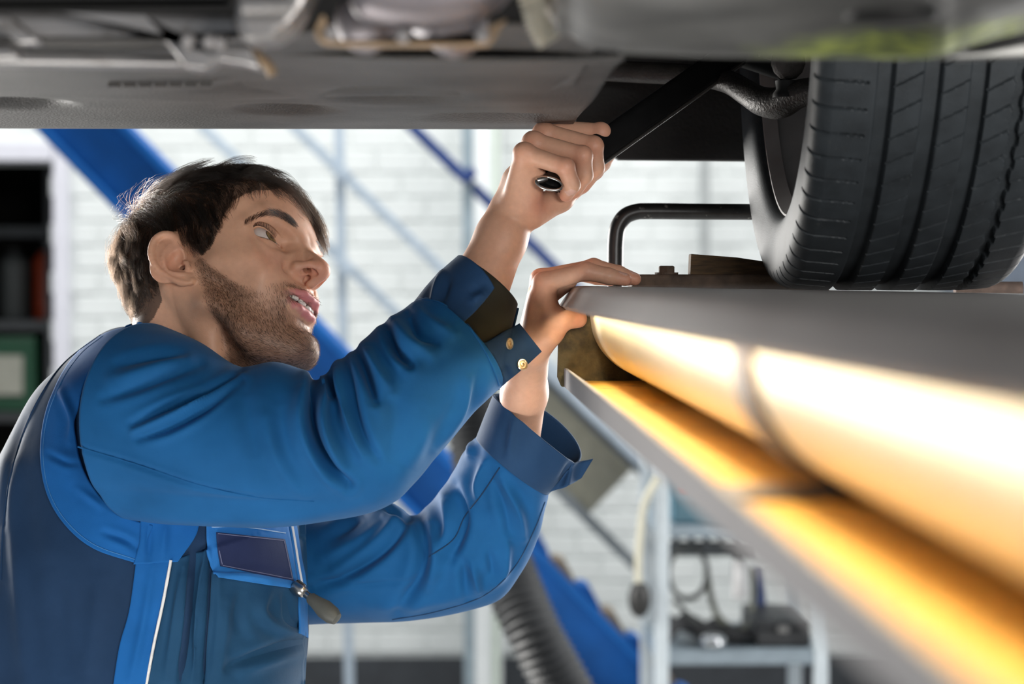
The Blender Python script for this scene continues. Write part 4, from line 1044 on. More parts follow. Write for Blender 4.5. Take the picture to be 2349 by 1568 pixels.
def grow_hair(count, seg=11):
    p, n = roots(hair_m.astype(float), count)
    F, L, U = p.T
    top = sst(U, 6.5, 9.5); back = sst(-F, 2.0, 6.5) * (1 - 0.5 * top); nape = sst(-U, 0.0, 4.0); front = sst(F, 2.0, 6.5) * top
    side = (1 - top) * (1 - back)
    # combing direction
    far = sst(L, -1.0, 3.0)
    temple = sst(F, 2.0, 4.5) * (1 - top)
    fx = 0.95 * top + 0.30 * side - 0.30 * back - 0.25 * front * (1 - far)
    fy = 0.30 * top + front * (0.75 - 0.35 * far)
    fz = -0.18 * top - 0.95 * side - 0.9 * back + front * (0.25 - 0.85 * far)
    flow = nrm(np.stack([fx, fy, fz], 1))
    leng = 5.6 * top + 3.2 * side * sst(U, -1, 6) + 1.1 * side + 3.6 * back * (1 - 0.35 * nape) + 1.2 * front
    leng *= 1 - 0.62 * temple * (1 - far)
    leng *= rng.uniform(0.65, 1.1, count)
    layer = rng.random(count) ** 0.8
    vol = (2.0 * top + 1.15 * side * sst(U, 1.0, 6.0) + 0.25 * side + 1.9 * back * (1 - 0.35 * nape) + 0.2 * front) * layer + 0.12
    # locks
    ng = 520
    gi = rng.choice(count, ng, replace=False)
    own = np.empty(count, int)
    for s in range(0, count, 2000):
        own[s:s + 2000] = ((p[s:s + 2000, None] - p[gi][None]) ** 2).sum(-1).argmin(1)
    gdir = nrm(rng.normal(0, 1, (ng, 3)))[own]
    ph = rng.uniform(0, 6.28, (ng, 1))[own]
    d = nrm(n * 0.9 + flow * (0.5 + 0.4 * top[:, None]) + rng.normal(0, 0.18, (count, 3)) + gdir * 0.22)
    out = [p.copy()]
    st = (leng / (seg - 1))[:, None]
    cc = np.array([-0.55, 0, 4.2]); rr = np.array([9.35, 7.2, 7.35])
    x = p.copy()
    for k in range(1, seg):
        t = k / (seg - 1)
        nn = nrm((x - cc) / rr ** 2)
        tang = flow - nn * (flow * nn).sum(1)[:, None]
        curl = np.stack([np.sin(ph[:, 0] + 5 * t), np.cos(ph[:, 0] * 1.7 + 4 * t), np.sin(ph[:, 0] * 2.3 + 5 * t)], 1)
        tgt = nrm(nrm(tang) + gdir * 0.30 + curl * (0.10 + 0.55 * back + 0.1 * top)[:, None])
        d = nrm(d * 0.62 + tgt * 0.38 + np.array([0, 0, -0.10]) * t)
        x = x + d * st
        e = (x - cc) / rr; hgt = (np.linalg.norm(e, axis=1) - 1) * 7.8
        want = np.minimum(vol, 0.25 + vol * 1.0)
        low = hgt - want
        lim = np.where((x[:, 2] > 0) | (x[:, 0] < -3), np.clip(low, 0, 2) * 0.35, 0)
        x = x - nn * lim[:, None] * (0.6)
        x = x + nn * np.clip(0.08 - hgt, 0, 1)[:, None] * (x[:, 2] > 2)[:, None]
        out.append(x.copy())
    P_ = np.stack(out, 1)
    tt = np.linspace(0, 1, seg)[None, :, None]
    g = P_[gi][own]
    rel = g - g[:, :1] + P_[:, :1]
    P_ = P_ * (1 - 0.62 * tt ** 1.2) + (rel + (g[:, :1] - P_[:, :1]) * tt * 0.72) * 0.62 * tt ** 1.2
    P_ += rng.normal(0, 0.045, (count, seg, 3)) * tt
    return P_
def grow_short(mask_w, count, length, dirf, lift, seg=4, jit=0.25):
    p, n = roots(mask_w, count)
    fl = dirf(p); fl = nrm(fl - n * (fl * n).sum(1)[:, None])
    d = nrm(fl + n * lift + rng.normal(0, jit, p.shape)); ln = (length * rng.uniform(0.6, 1.25, count))[:, None]
    pts = [p - n * 0.02]
    for k in range(1, seg):
        d = nrm(d + fl * 0.25); pts.append(pts[-1] + d * ln / (seg - 1))
    return np.stack(pts, 1)
def warp_strands(P_):
    return head_warp(P_.reshape(-1, 3)).reshape(P_.shape)
def build_head_parts(person):
    M_HAIR = hair_mat('dark_brown_hair', (0.0055, 0.0033, 0.0021), 0.27)
    M_LASH = hair_mat('black_lash_hair', (0.003, 0.002, 0.0015), 0.4)
    M_BEARD = hair_mat('stubble_hair', (0.012, 0.007, 0.0045), 0.4)
    tag(strands('hair', warp_strands(grow_hair(24000)), 0.00011, 0.00005, M_HAIR, person), 'tousled dark brown hair swept forward')
    bm = beard_mask(HEAD_CAN) * ~hair_m
    tag(strands('beard', warp_strands(grow_short(bm, 20000, 0.40, lambda p: np.tile([0.35, 0, -1.0], (len(p), 1)) + np.array([0.5, 0, .5]) * (p[:, 2:3] < -8), 0.35)), 0.00007, 0.00004, M_BEARD, person), 'short dark stubble beard')
    br = spline([(549, 512), (575, 498), (605, 488), (635, 491), (662, 503), (683, 521)], 60); wd_ = np.interp(np.linspace(0, 1, 60), [0, .2, .5, .85, 1], [2.0, 4.3, 6.6, 7.6, 5])
    bw = np.zeros(len(HEAD_CAN)); cand = np.where((HEAD_CAN[:, 0] > 5.5) & (HEAD_CAN[:, 2] > 1.5) & (HEAD_CAN[:, 2] < 6) & (np.abs(HEAD_CAN[:, 1]) > .5))[0]
    dd = np.sqrt(((_npx[cand][:, None] - br[None]) ** 2).sum(-1)) / wd_[None]
    bw[cand] = (1 - sst(dd.min(1), .7, 1.1)) * (np.abs(HEAD_CAN[cand, 1]) < 5.6)
    if bw.sum() > 10:
        strands('eyebrows', warp_strands(grow_short(bw, 2800, 0.55, lambda p: np.stack([-0.5 * np.ones(len(p)), np.sign(p[:, 1]) * 1.0, 0.95 - 0.42 * np.abs(p[:, 1])], 1), 0.2, 5, 0.14)), 0.00008, 0.00003, M_LASH, person)
    # upper lashes along both lid edges
    ls = []
    hinge = nrm(np.array([-0.28, 0.955, 0.05])); fw = nrm(np.array([0.955, 0.28, 0.0])); up = np.cross(hinge, fw); up *= np.sign(up[2])
    for s in (1, -1):
        for lid, ang, cnt, ln in ((1, 45, 85, .8), (-1, -21, 45, .35)):
            for t in np.linspace(-1.05, 1.1, cnt):
                rad = math.sqrt(max(1.36 ** 2 - t * t, 0.05)); b = math.radians(ang)
                base = hinge * t + fw * rad * math.cos(b) + up * (rad * math.sin(b)) ; base = base + up * 0.13 * t
                out = nrm(fw * 1.0 + up * (0.35 if lid > 0 else -.5) + hinge * t * 0.45 + rng.normal(0, .08, 3)); L_ = ln * rng.uniform(.7, 1.1)
                q = np.array([base + out * L_ * k + up * lid * 0.45 * L_ * k * k for k in np.linspace(0, 1, 5)]) + np.array([6.78, 3.15, 1.95])
                q[:, 1] *= s; ls.append(q)
    strands('eyelashes', warp_strands(np.array(ls)), 0.00011, 0.00003, M_LASH, person)
    g = eye_gaze(EYE_R, (629, 540))
    eye_build(EYE_R, g, 'eye', person); eye_build(EYE_L, g, 'eye', person)
    tt = mesh_obj('gum', head_warp(np.array([(8.6, -1.2, -4.9), (9.3, 0, -4.9), (8.6, 1.2, -4.9), (8.6, -1.2, -4.5), (9.3, 0, -4.5), (8.6, 1.2, -4.5)])), [[0, 1, 4, 3], [1, 2, 5, 4], [0, 2, 1], [3, 4, 5], [0, 3, 5, 2]],
                  mat('gum', (0.5, 0.15, 0.14), 0.3), person)
    teeth(person)
# ------------------------------------------------------------------ hands and forearms (world cm)
def C(px, py, Y): return P(px, py, Y) * 100.0
def c4(px, py, Y, r): return (*C(px, py, Y), r)
RH = dict(wrist=(1166, 506, 2.275),
          mcp=[(1203, 352, 2.245), (1224, 327, 2.268), (1248, 306, 2.290), (1277, 300, 2.310)],     # little ... index
          pip=[(1297, 383, 2.236), (1336, 357, 2.258), (1361, 335, 2.280), (1378, 304, 2.302)],
          dip=[(1312, 424, 2.240), (1340, 402, 2.262), (1366, 385, 2.285), (1390, 352, 2.308)],
          tip=[(1299, 447, 2.256), (1318, 438, 2.278), (1338, 425, 2.300), (1368, 392, 2.322)])
def rhand(p):
    w = c4(*RH['wrist'], 2.25)
    d = d_cone(p, C(1085, 690, 2.255), C(1150, 545, 2.27), 3.0, 2.35)
    d = smin(d, d_cone(p, C(1150, 545, 2.27), w[:3], 2.35, 2.2), 1.0)
    d = smin(d, d_cone(p, C(1180, 470, 2.28), C(1195, 420, 2.28), 2.0, 1.9), 1.2)
    for i in range(4):
        d = smin(d, d_cone(p, C(1182, 460, 2.262 + .012 * i), C(*RH['mcp'][i]), 1.35, [.95, 1.0, 1.02, 1.02][i]), .8)
    # heel of the hand, little-finger side, and ball of the thumb
    d = smin(d, d_cone(p, C(1205, 470, 2.262), C(1222, 400, 2.258), 1.45, 1.25), .9)
    d = smin(d, d_cone(p, C(1222, 490, 2.270), C(1285, 455, 2.285), 1.4, 1.2), .8)
    d = smin(d, d_cone(p, C(1285, 455, 2.285), C(1330, 420, 2.315), 1.1, 1.0), .8)
    d = smin(d, d_cone(p, C(1330, 420, 2.315), C(1380, 372, 2.335), 1.0, .9), .4)
    d = smin(d, d_cone(p, C(1380, 372, 2.335), C(1408, 338, 2.330), .85, .68), .3)
    d = smax(d, -d_cone(p, C(1238, 428, 2.236), C(1250, 505, 2.238), .12, .10), .35)        # crease of the palm
    r = [(.90, .86, .78, .66), (.97, .93, .84, .70), (1.0, .95, .86, .72), (1.0, .95, .86, .74)]
    fs = None
    for i in range(4):
        a, b, c, e = [C(*RH[k][i]) for k in ('mcp', 'pip', 'dip', 'tip')]
        f = smin(d_cone(p, a, b, r[i][0], r[i][1] * .96), d_cone(p, b, c, r[i][1], r[i][2]), .25)
        f = smin(f, d_cone(p, c, e, r[i][2], r[i][3]), .25)
        f = smin(f, d_sph(p, b, r[i][1] * 1.04), .2)
        fs = f if fs is None else smin(fs, f, .14)
    d = smin(d, fs, .38)
    for i in range(3):                                                # hollows between the knuckles
        m = (np.array(RH['mcp'][i]) * .5 + np.array(RH['mcp'][i + 1]) * .5)
        d = smax(d, -d_sph(p, C(m[0] - 4, m[1] - 18, m[2] - .004), .28), .8)
    for i in range(4):
        d = smin(d, d_sph(p, C(*RH['mcp'][i]), .98 - .0 * i), .5)
    # wrist folds
    d = smax(d, -d_cone(p, C(1155, 472, 2.236), C(1198, 528, 2.24), .10, .08), .3)
    return d
LHm = [(1246, 648, 2.268), (1242, 640, 2.288), (1240, 640, 2.306), (1240, 648, 2.322)]                 # index ... little
LHp = [(1346, 622, 2.262), (1362, 614, 2.284), (1352, 617, 2.304), (1325, 626, 2.322)]
LHd = [(1396, 633, 2.262), (1418, 628, 2.284), (1405, 630, 2.304), (1368, 636, 2.322)]
LHt = [(1434, 641, 2.264), (1456, 640, 2.285), (1440, 641, 2.304), (1400, 643, 2.322)]
def lhand(p):
    d = d_cone(p, C(1185, 1010, 2.372), C(1203, 900, 2.328), 2.3, 2.15)
    d = smin(d, d_cone(p, C(1203, 900, 2.328), C(1212, 830, 2.298), 2.15, 1.95), 1.0)
    for i in range(4):
        d = smin(d, d_cone(p, C(1216 - 2 * i, 810, 2.285 + .010 * i), C(*LHm[i]), 1.35, [.95, .98, .95, .88][i]), .9)
    # web and ball of the thumb
    d = smin(d, d_cone(p, C(1222, 800, 2.278), C(1262, 762, 2.262), 1.7, 1.25), 1.0)
    d = smin(d, d_cone(p, C(1262, 762, 2.262), C(1290, 733, 2.256), 1.2, 1.05), .5)
    d = smin(d, d_cone(p, C(1290, 732, 2.256), C(1326, 731, 2.262), 1.02, .86), .3)
    d = smin(d, d_cone(p, C(1240, 684, 2.278), C(1236, 760, 2.278), 1.15, 1.6), .9)
    d = smin(d, d_cone(p, C(1256, 672, 2.268), C(1272, 738, 2.260), .75, .85), .8)
    d = smin(d, d_cone(p, C(1250, 676, 2.285), C(1304, 644, 2.290), 1.2, .85), .7)
    rr_ = [(.95, .86, .78, .62), (.96, .88, .80, .62), (.94, .86, .76, .60), (.86, .78, .68, .56)]
    fs = None
    for i in range(4):
        a, b, c, e = [C(*k[i]) for k in (LHm, LHp, LHd, LHt)]
        f = smin(d_cone(p, a, b, rr_[i][0], rr_[i][1] * .95), d_cone(p, b, c, rr_[i][1], rr_[i][2]), .3)
        f = smin(f, d_cone(p, c, e, rr_[i][2], rr_[i][3]), .25)
        f = smin(f, d_sph(p, b, rr_[i][1] * 1.02), .2)
        fs = f if fs is None else smin(fs, f, .10)
    d = smin(d, fs, .45)
    # creases by the thumb joint and under the index finger
    for k in range(3):
        d = smax(d, -d_cone(p, C(1288 + k * 5, 716 + k * 3, 2.214), C(1284 + k * 6, 740 + k * 3, 2.216), .05, .04), .12)
    d = smax(d, -d_cone(p, C(1258, 686, 2.230), C(1280, 700, 2.236), .10, .08), .3)
    return d
def bbox(pts, pad): a = np.array([C(*q[:3]) for q in pts]); return a.min(0) - pad, a.max(0) + pad
lo, hi = bbox([(1050, 700, 2.25), (1166, 506, 2.275), (1410, 330, 2.33), (1240, 290, 2.29), (1300, 440, 2.23)], 3.2)
rv, rf = surface(rhand, lo, hi, .125)
lo, hi = bbox([(1185, 1000, 2.345), (1456, 640, 2.285), (1240, 640, 2.32), (1326, 729, 2.25)], 3.0)
lv, lf_ = surface(lhand, lo, hi, .125)
rv = relax(rv, rf, 1, .4); lv = relax(lv, lf_, 1, .4)
def hand_cols(v, nails, red):
    col = np.tile(np.array([0.66, 0.372, 0.252]), (len(v), 1))
    for c, r in red:
        g = np.exp(-((v - C(*c)) ** 2).sum(1) / r ** 2); col = col * (1 - g[:, None] * np.array([0.02, .24, .26]))
    for c, ax, ra in nails:
        d = v - C(*c); t = np.abs(d @ ax[0]) / ra[0]; u = np.abs(d @ ax[1]) / ra[1]; n = d @ ax[2]
        m = ((t ** 4 + u ** 4) < 1) & (np.abs(n) < .5)
        col[m] = np.array([0.72, 0.44, 0.36])
    return col
def frame(px_dir, face):
    a = px_dir[0] * _r - px_dir[1] * _u; a = a / np.linalg.norm(a); n = np.array(face, float); n -= a * (n @ a); n /= np.linalg.norm(n)
    return a, np.cross(a, n), n
rcol = hand_cols(rv, [((1306, 444, 2.238), frame((-.55, .85), (.5, -.9, 0)), (.5, .36))], [((*q,), 1.1) for q in RH['pip']] + [((*q,), 1.0) for q in RH['mcp']] + [((*q,), .9) for q in RH['tip']] + [((1250, 470, 2.25), 1.5)])
lcol = hand_cols(lv, [((1428, 628, 2.262), frame((.95, .2), (0, -.5, 1)), (.45, .36)), ((1452, 630, 2.284), frame((.95, .2), (0, -.5, 1)), (.45, .36))], [((*q,), .9) for q in LHp + LHt + LHm] + [((1320, 728, 2.262), 1.3)])
# arms, shoulders and trunk under the clothes
def trunk(p):
    d = d_cone(p, C(1085, 690, 2.255), C(880, 1020, 2.215), 2.5, 3.0)
    d = smin(d, d_cone(p, C(880, 1020, 2.215), C(400, 980, 2.27), 3.0, 4.6), .6)
    d = smin(d, d_cone(p, C(1185, 1010, 2.372), C(1100, 1260, 2.45), 2.2, 2.7), .6)
    d = smin(d, d_cone(p, C(1100, 1260, 2.45), C(600, 1300, 2.53), 2.7, 4.2), .6)
    d = smin(d, d_cone(p, C(400, 980, 2.30), C(520, 1200, 2.50), 5.0, 5.0), 2)
    d = smin(d, d_cone(p, C(400, 1000, 2.40), C(310, 1900, 2.42), 9.5, 10), 5)
    d = smin(d, d_cone(p, C(420, 830, 2.40), C(400, 1000, 2.40), 5.6, 8), 4)
    return d
lo, hi = bbox([(-50, 800, 2.2), (1200, 1980, 2.6)], 9)
tv, tf = surface(trunk, lo, hi, .6)
def body_mesh(person):
    vs = [hw, rv / 100, lv / 100, tv / 100]; fs = [hf, rf, lf_, tf]; cs = [head_cols, rcol, lcol, np.tile([0.6, .335, .225], (len(tv), 1))]
    off = np.cumsum([0] + [len(v) for v in vs[:-1]])
    o = mesh_obj('body', np.concatenate(vs), np.concatenate([f + k for f, k in zip(fs, off)]), M_SKIN, person)
    vcol(o, np.concatenate(cs))
    return o
# ------------------------------------------------------------------ the coverall
from mathutils.bvhtree import BVHTree
def cloth_mat(name, col, var=.16, rough=.8, wear=None):
    m, nt, b = _nodes(name); N, L = nt.nodes, nt.links
    tc = N.new('ShaderNodeTexCoord')
    n1 = N.new('ShaderNodeTexNoise'); n1.inputs['Scale'].default_value = 14; n1.inputs['Detail'].default_value = 6; L.new(tc.outputs['Object'], n1.inputs['Vector'])
    r = N.new('ShaderNodeValToRGB'); c = np.array(col)
    r.color_ramp.elements[0].position = .3; r.color_ramp.elements[1].position = .72
    r.color_ramp.elements[0].color = (*(c * (1 - var)), 1); r.color_ramp.elements[1].color = (*np.clip(c * (1 + var) + .004, 0, 1), 1)
    L.new(n1.outputs['Fac'], r.inputs['Fac'])
    # fine weave
    n2 = N.new('ShaderNodeTexNoise'); n2.inputs['Scale'].default_value = 1500; n2.inputs['Detail'].default_value = 2; L.new(tc.outputs['Object'], n2.inputs['Vector'])
    n4 = N.new('ShaderNodeTexNoise'); n4.inputs['Scale'].default_value = 60; n4.inputs['Detail'].default_value = 5; L.new(tc.outputs['Object'], n4.inputs['Vector'])
    bq = N.new('ShaderNodeBump'); bq.inputs['Strength'].default_value = .10; bq.inputs['Distance'].default_value = .004; L.new(n4.outputs['Fac'], bq.inputs['Height'])
    bp = N.new('ShaderNodeBump'); bp.inputs['Strength'].default_value = .25; bp.inputs['Distance'].default_value = .0005
    L.new(bq.outputs['Normal'], bp.inputs['Normal'])
    L.new(n2.outputs['Fac'], bp.inputs['Height']); L.new(bp.outputs['Normal'], b.inputs['Normal'])
    L.new(r.outputs['Color'], b.inputs['Base Color'])
    b.inputs['Roughness'].default_value = rough; b.inputs['Specular IOR Level'].default_value = .25
    b.inputs['Sheen Weight'].default_value = .08; b.inputs['Sheen Roughness'].default_value = .45; b.inputs['Sheen Tint'].default_value = (.6, .8, 1, 1)
    MATS[name] = m
    return m
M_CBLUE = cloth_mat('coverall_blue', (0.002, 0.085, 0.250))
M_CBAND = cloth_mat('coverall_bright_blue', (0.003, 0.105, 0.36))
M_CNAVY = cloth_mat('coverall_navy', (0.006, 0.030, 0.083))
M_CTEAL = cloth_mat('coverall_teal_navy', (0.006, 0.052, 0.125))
M_CUFF = cloth_mat('cuff_navy', (0.010, 0.045, 0.12))
M_PATCH = cloth_mat('label_indigo', (0.018, 0.028, 0.090))
M_LINING = cloth_mat('cuff_lining_olive', (0.022, 0.019, 0.011))
M_LBLUE = cloth_mat('flap_light_blue', (0.018, 0.16, 0.47))
M_PIPE = mat('white_piping', (0.72, 0.72, 0.72), .7, var=.05)
M_BRASS = mat('snap_pale_brass', (0.72, 0.58, 0.38), .3, .9, var=.1)
M_STITCH = mat('thread_blue', (0.05, 0.20, 0.45), .8)
def poly_dist(px, line):
    """distance of pixels to a polyline and the place along it (0..1)"""
    line = np.asarray(line, float); best = np.full(len(px), 1e9); par = np.zeros(len(px)); side = np.zeros(len(px))
    seg = np.linalg.norm(np.diff(line, axis=0), axis=1); cum = np.concatenate([[0], np.cumsum(seg)])
    for i in range(len(line) - 1):
        a, b = line[i], line[i + 1]; ab = b - a
        t = np.clip(((px - a) @ ab) / (ab @ ab), 0, 1); q = px - a - t[:, None] * ab; d = np.hypot(q[:, 0], q[:, 1])
        m = d < best; best[m] = d[m]; par[m] = ((cum[i] + t * seg[i]) / cum[-1])[m]; side[m] = np.sign(ab[0] * q[:, 1] - ab[1] * q[:, 0])[m]
    return best, par, side
def folds(v, f, lst, back=False):
    n = normals(v, f); view = v - np.array([0, 0, CAMZ]); view /= np.linalg.norm(view, axis=1)[:, None]
    face = sst(-(n * view).sum(1), -.25, .35); px = to_px(v); dsp = np.zeros(len(v))
    for line, amp, w in lst:
        ln = spline(line, 24) if len(line) > 2 else np.asarray(line, float)
        d, t, s = poly_dist(px, ln)
        prof = np.exp(-(d / w) ** 2) - .35 * np.exp(-((d - 2.1 * w) / (1.3 * w)) ** 2)
        dsp += amp * prof * np.sin(np.clip(t, .04, .96) * math.pi) ** .5
    return v + n * (dsp * face)[:, None]
def loft(stations, ns, nt, lst=(), wob=.0, seed=0, sq=1.0, iters=1):
    """stations: (upper px, lower px, Y, near (dx,dy,depth), far (dx,dy,depth) or None)"""
    rows = []
    for s in stations:
        U, L, Y, nr = s[:4]; fr = s[4] if len(s) > 4 and s[4] else (-nr[0], -nr[1], nr[2])
        c = ((U[0] + L[0]) / 2, (U[1] + L[1]) / 2)
        pc = P(*c, Y); rows.append(np.concatenate([pc, (P(*U, Y) - P(*L, Y)) / 2, P(c[0] + nr[0], c[1] + nr[1], Y - nr[2]) - pc, P(c[0] + fr[0], c[1] + fr[1], Y + fr[2]) - pc]))
    R_ = spline(rows, ns); th = np.arange(nt) * 2 * math.pi / nt
    ct = np.sign(np.cos(th)) * np.abs(np.cos(th)) ** sq; st = np.sign(np.sin(th)) * np.abs(np.sin(th)) ** sq
    v = R_[:, None, 0:3] + ct[None, :, None] * R_[:, None, 3:6] + np.where(st >= 0, st, 0)[None, :, None] * R_[:, None, 6:9] + np.where(st < 0, -st, 0)[None, :, None] * R_[:, None, 9:12]
    v = v.reshape(-1, 3)
    i, j = np.meshgrid(np.arange(ns - 1), np.arange(nt), indexing='ij'); j2 = (j + 1) % nt
    f = np.stack([i * nt + j, i * nt + j2, (i + 1) * nt + j2, (i + 1) * nt + j], -1).reshape(-1, 4)
    # outward winding
    cen = np.repeat(R_[:, 0:3], nt, 0); n = normals(v, f)
    if ((v - cen) * n).sum() < 0: f = f[:, ::-1]; n = -n
    if wob:
        r_ = np.random.default_rng(seed); s_ = np.repeat(np.linspace(0, 1, ns), nt); t_ = np.tile(th, ns); q = np.zeros(len(v))
        for k in range(7):
            a, b, p0 = r_.uniform(3, 16), r_.integers(1, 4), r_.uniform(0, 6.28)
            q += np.sin(s_ * a * 2 + t_ * b + p0 + 1.3 * np.sin(t_ * 2 + k)) / 7
        v = v + n * (q * wob)[:, None]
    if lst: v = folds(v, f, lst)
    return v, f
def thick(o, t, off=-1):
    md = o.modifiers.new('thick', 'SOLIDIFY'); md.thickness = t; md.offset = off
    return o
def bvh(*meshes):
    vs, fs, k = [], [], 0
    for v, f in meshes: vs.append(v); fs.append(f + k); k += len(v)
    return BVHTree.FromPolygons(np.concatenate(vs).tolist(), np.concatenate(fs).tolist())
def drop(tree, px, off, Ydef):
    """places on a garment where the photograph shows them, lifted off by off"""
    out = []; o = Vector((0, 0, CAMZ)); last = Ydef
    for x, y in px:
        d = Vector(P(x, y, 1.0)) - o; d.normalize()
        h = tree.ray_cast(o, d, 6.0)
        if h[0] is not None:
            last = h[0].y; out.append(np.array(h[0] - d * off))
        else: out.append(P(x, y, last) - np.array(d) * off)
    return np.array(out)
def panel(name, ea, eb, n, m, tree, off, Ydef, material, parent, th=.0012, lst=(), smooth_it=3):
    """sewn-on panel between two edges given as pixel lines"""
    A, B = spline(ea, n), spline(eb, n); g = np.linspace(0, 1, m)
    px = (A[:, None] * (1 - g[None, :, None]) + B[:, None] * g[None, :, None]).reshape(-1, 2)
    v = drop(tree, px, off, Ydef).reshape(n, m, 3)
    for _ in range(smooth_it):
        dep = v[:, :, 1].copy(); p_ = np.pad(dep, 1, mode='edge')
        v[:, :, 1] = np.minimum(dep, (p_[:-2, 1:-1] + p_[2:, 1:-1] + p_[1:-1, :-2] + p_[1:-1, 2:]) / 4 * .5 + dep * .5)
    v = Pv(px, v[:, :, 1].ravel())
    i, j = np.meshgrid(np.arange(n - 1), np.arange(m - 1), indexing='ij')
    f = np.stack([i * m + j, (i + 1) * m + j, (i + 1) * m + j + 1, i * m + j + 1], -1).reshape(-1, 4)
    nn = normals(v, f)
    if (nn[:, 1].mean()) > 0: f = f[:, ::-1]
    if lst: v = folds(v, f, lst)
    o = mesh_obj(name, v, f, material, parent)
    return thick(o, th), (v, f)
def seam(name, px, tree, off, Ydef, r, material, parent, n=60):
    q = drop(tree, spline(px, n), off, Ydef)
    q[1:-1] = (q[:-2] + 2 * q[1:-1] + q[2:]) / 4
    return MB().tube(q, r, 6).build(name, material, parent, auto=60)
def snap(px, tree, Ydef, parent, r=.0056, tilt=1.0):
    a = drop(tree, [px, (px[0] + 6, px[1]), (px[0], px[1] + 6)], .0008, Ydef)
    n = np.cross(a[1] - a[0], a[2] - a[0]); n /= np.linalg.norm(n); n *= -np.sign(n[1])
    o = MB().lathe([(-.0012, r * .9), (.0006, r), (.0014, r * .9), (.0016, r * .72), (.0007, r * .6), (.0007, r * .42), (.0016, r * .36), (.0018, r * .22), (.0004, r * .16)], a[0], n, 28).build('snap_button', M_BRASS, parent, auto=40)
    return o
# ---- right (raised) sleeve
RS = [((330, 742), (335, 1196), 2.275, (-150, 10, .075)), ((440, 776), (430, 1204), 2.255, (-95, 0, .085)), ((545, 838), (565, 1208), 2.24, (-55, 0, .083)),
      ((630, 833), (700, 1203), 2.225, (-25, 0, .078)), ((700, 850), (825, 1184), 2.215, (-5, 5, .074)), ((735, 868), (905, 1150), 2.21, (5, 5, .070)),
      ((770, 828), (955, 1104), 2.21, (8, 0, .068)), ((815, 797), (1003, 1046), 2.215, (10, -5, .066)), ((872, 746), (1052, 988), 2.22, (14, -8, .064)),
      ((926, 706), (1102, 934), 2.23, (24, -16, .060)), ((962, 684), (1148, 888), 2.24, (34, -24, .056))]
RFOLD = [([(305, 972), (383, 935), (478, 900), (556, 850)], -.008, 8), ([(312, 985), (390, 955), (480, 915), (553, 862)], .006, 11), ([(318, 1003), (390, 980), (465, 938), (553, 872)], -.008, 8),
         ([(237, 914), (306, 891), (383, 861), (460, 835)], -.004, 10), ([(268, 836), (344, 817), (421, 812)], -.004, 10), ([(255, 870), (340, 850), (430, 825)], .004, 14),
         ([(182, 1026), (306, 1063), (459, 1113), (580, 1135)], -.0025, 5), ([(230, 1138), (344, 1140), (536, 1160), (765, 1162)], -.0045, 20), ([(300, 1180), (480, 1185), (700, 1180), (860, 1150)], .003, 16),
         ([(722, 862), (714, 950), (729, 1020), (760, 1075), (800, 1110)], -.018, 10), ([(748, 880), (742, 950), (756, 1010), (785, 1060)], .007, 12), ([(690, 880), (680, 960), (694, 1040)], .005, 18),
         ([(752, 850), (762, 890), (756, 905)], -.010, 9), ([(785, 815), (800, 860), (812, 930), (835, 1000), (866, 1052)], -.007, 10), ([(778, 830), (785, 900), (800, 980), (830, 1045)], .005, 10),
         ([(842, 795), (868, 850), (898, 900)], .007, 14), ([(815, 800), (842, 860), (862, 920)], -.010, 9), ([(884, 744), (905, 800), (940, 835)], -.012, 9), ([(906, 735), (938, 785), (985, 812)], .007, 13),
         ([(935, 718), (955, 760), (1000, 785)], -.006, 9), ([(955, 700), (985, 735), (1040, 765)], .004, 12), ([(1076, 872), (1063, 933), (1037, 985), (1000, 1035)], .0045, 11), ([(1100, 850), (1088, 930), (1060, 990)], -.003, 12),
         ([(985, 935), (965, 1002), (930, 1075)], .005, 26), ([(905, 900), (910, 990), (890, 1070)], -.004, 22), ([(560, 900), (570, 980), (585, 1060)], -.003, 20), ([(640, 920), (650, 1010), (690, 1100)], -.0025, 18), ([(610, 960), (640, 1060), (700, 1140)], .0025, 14)]
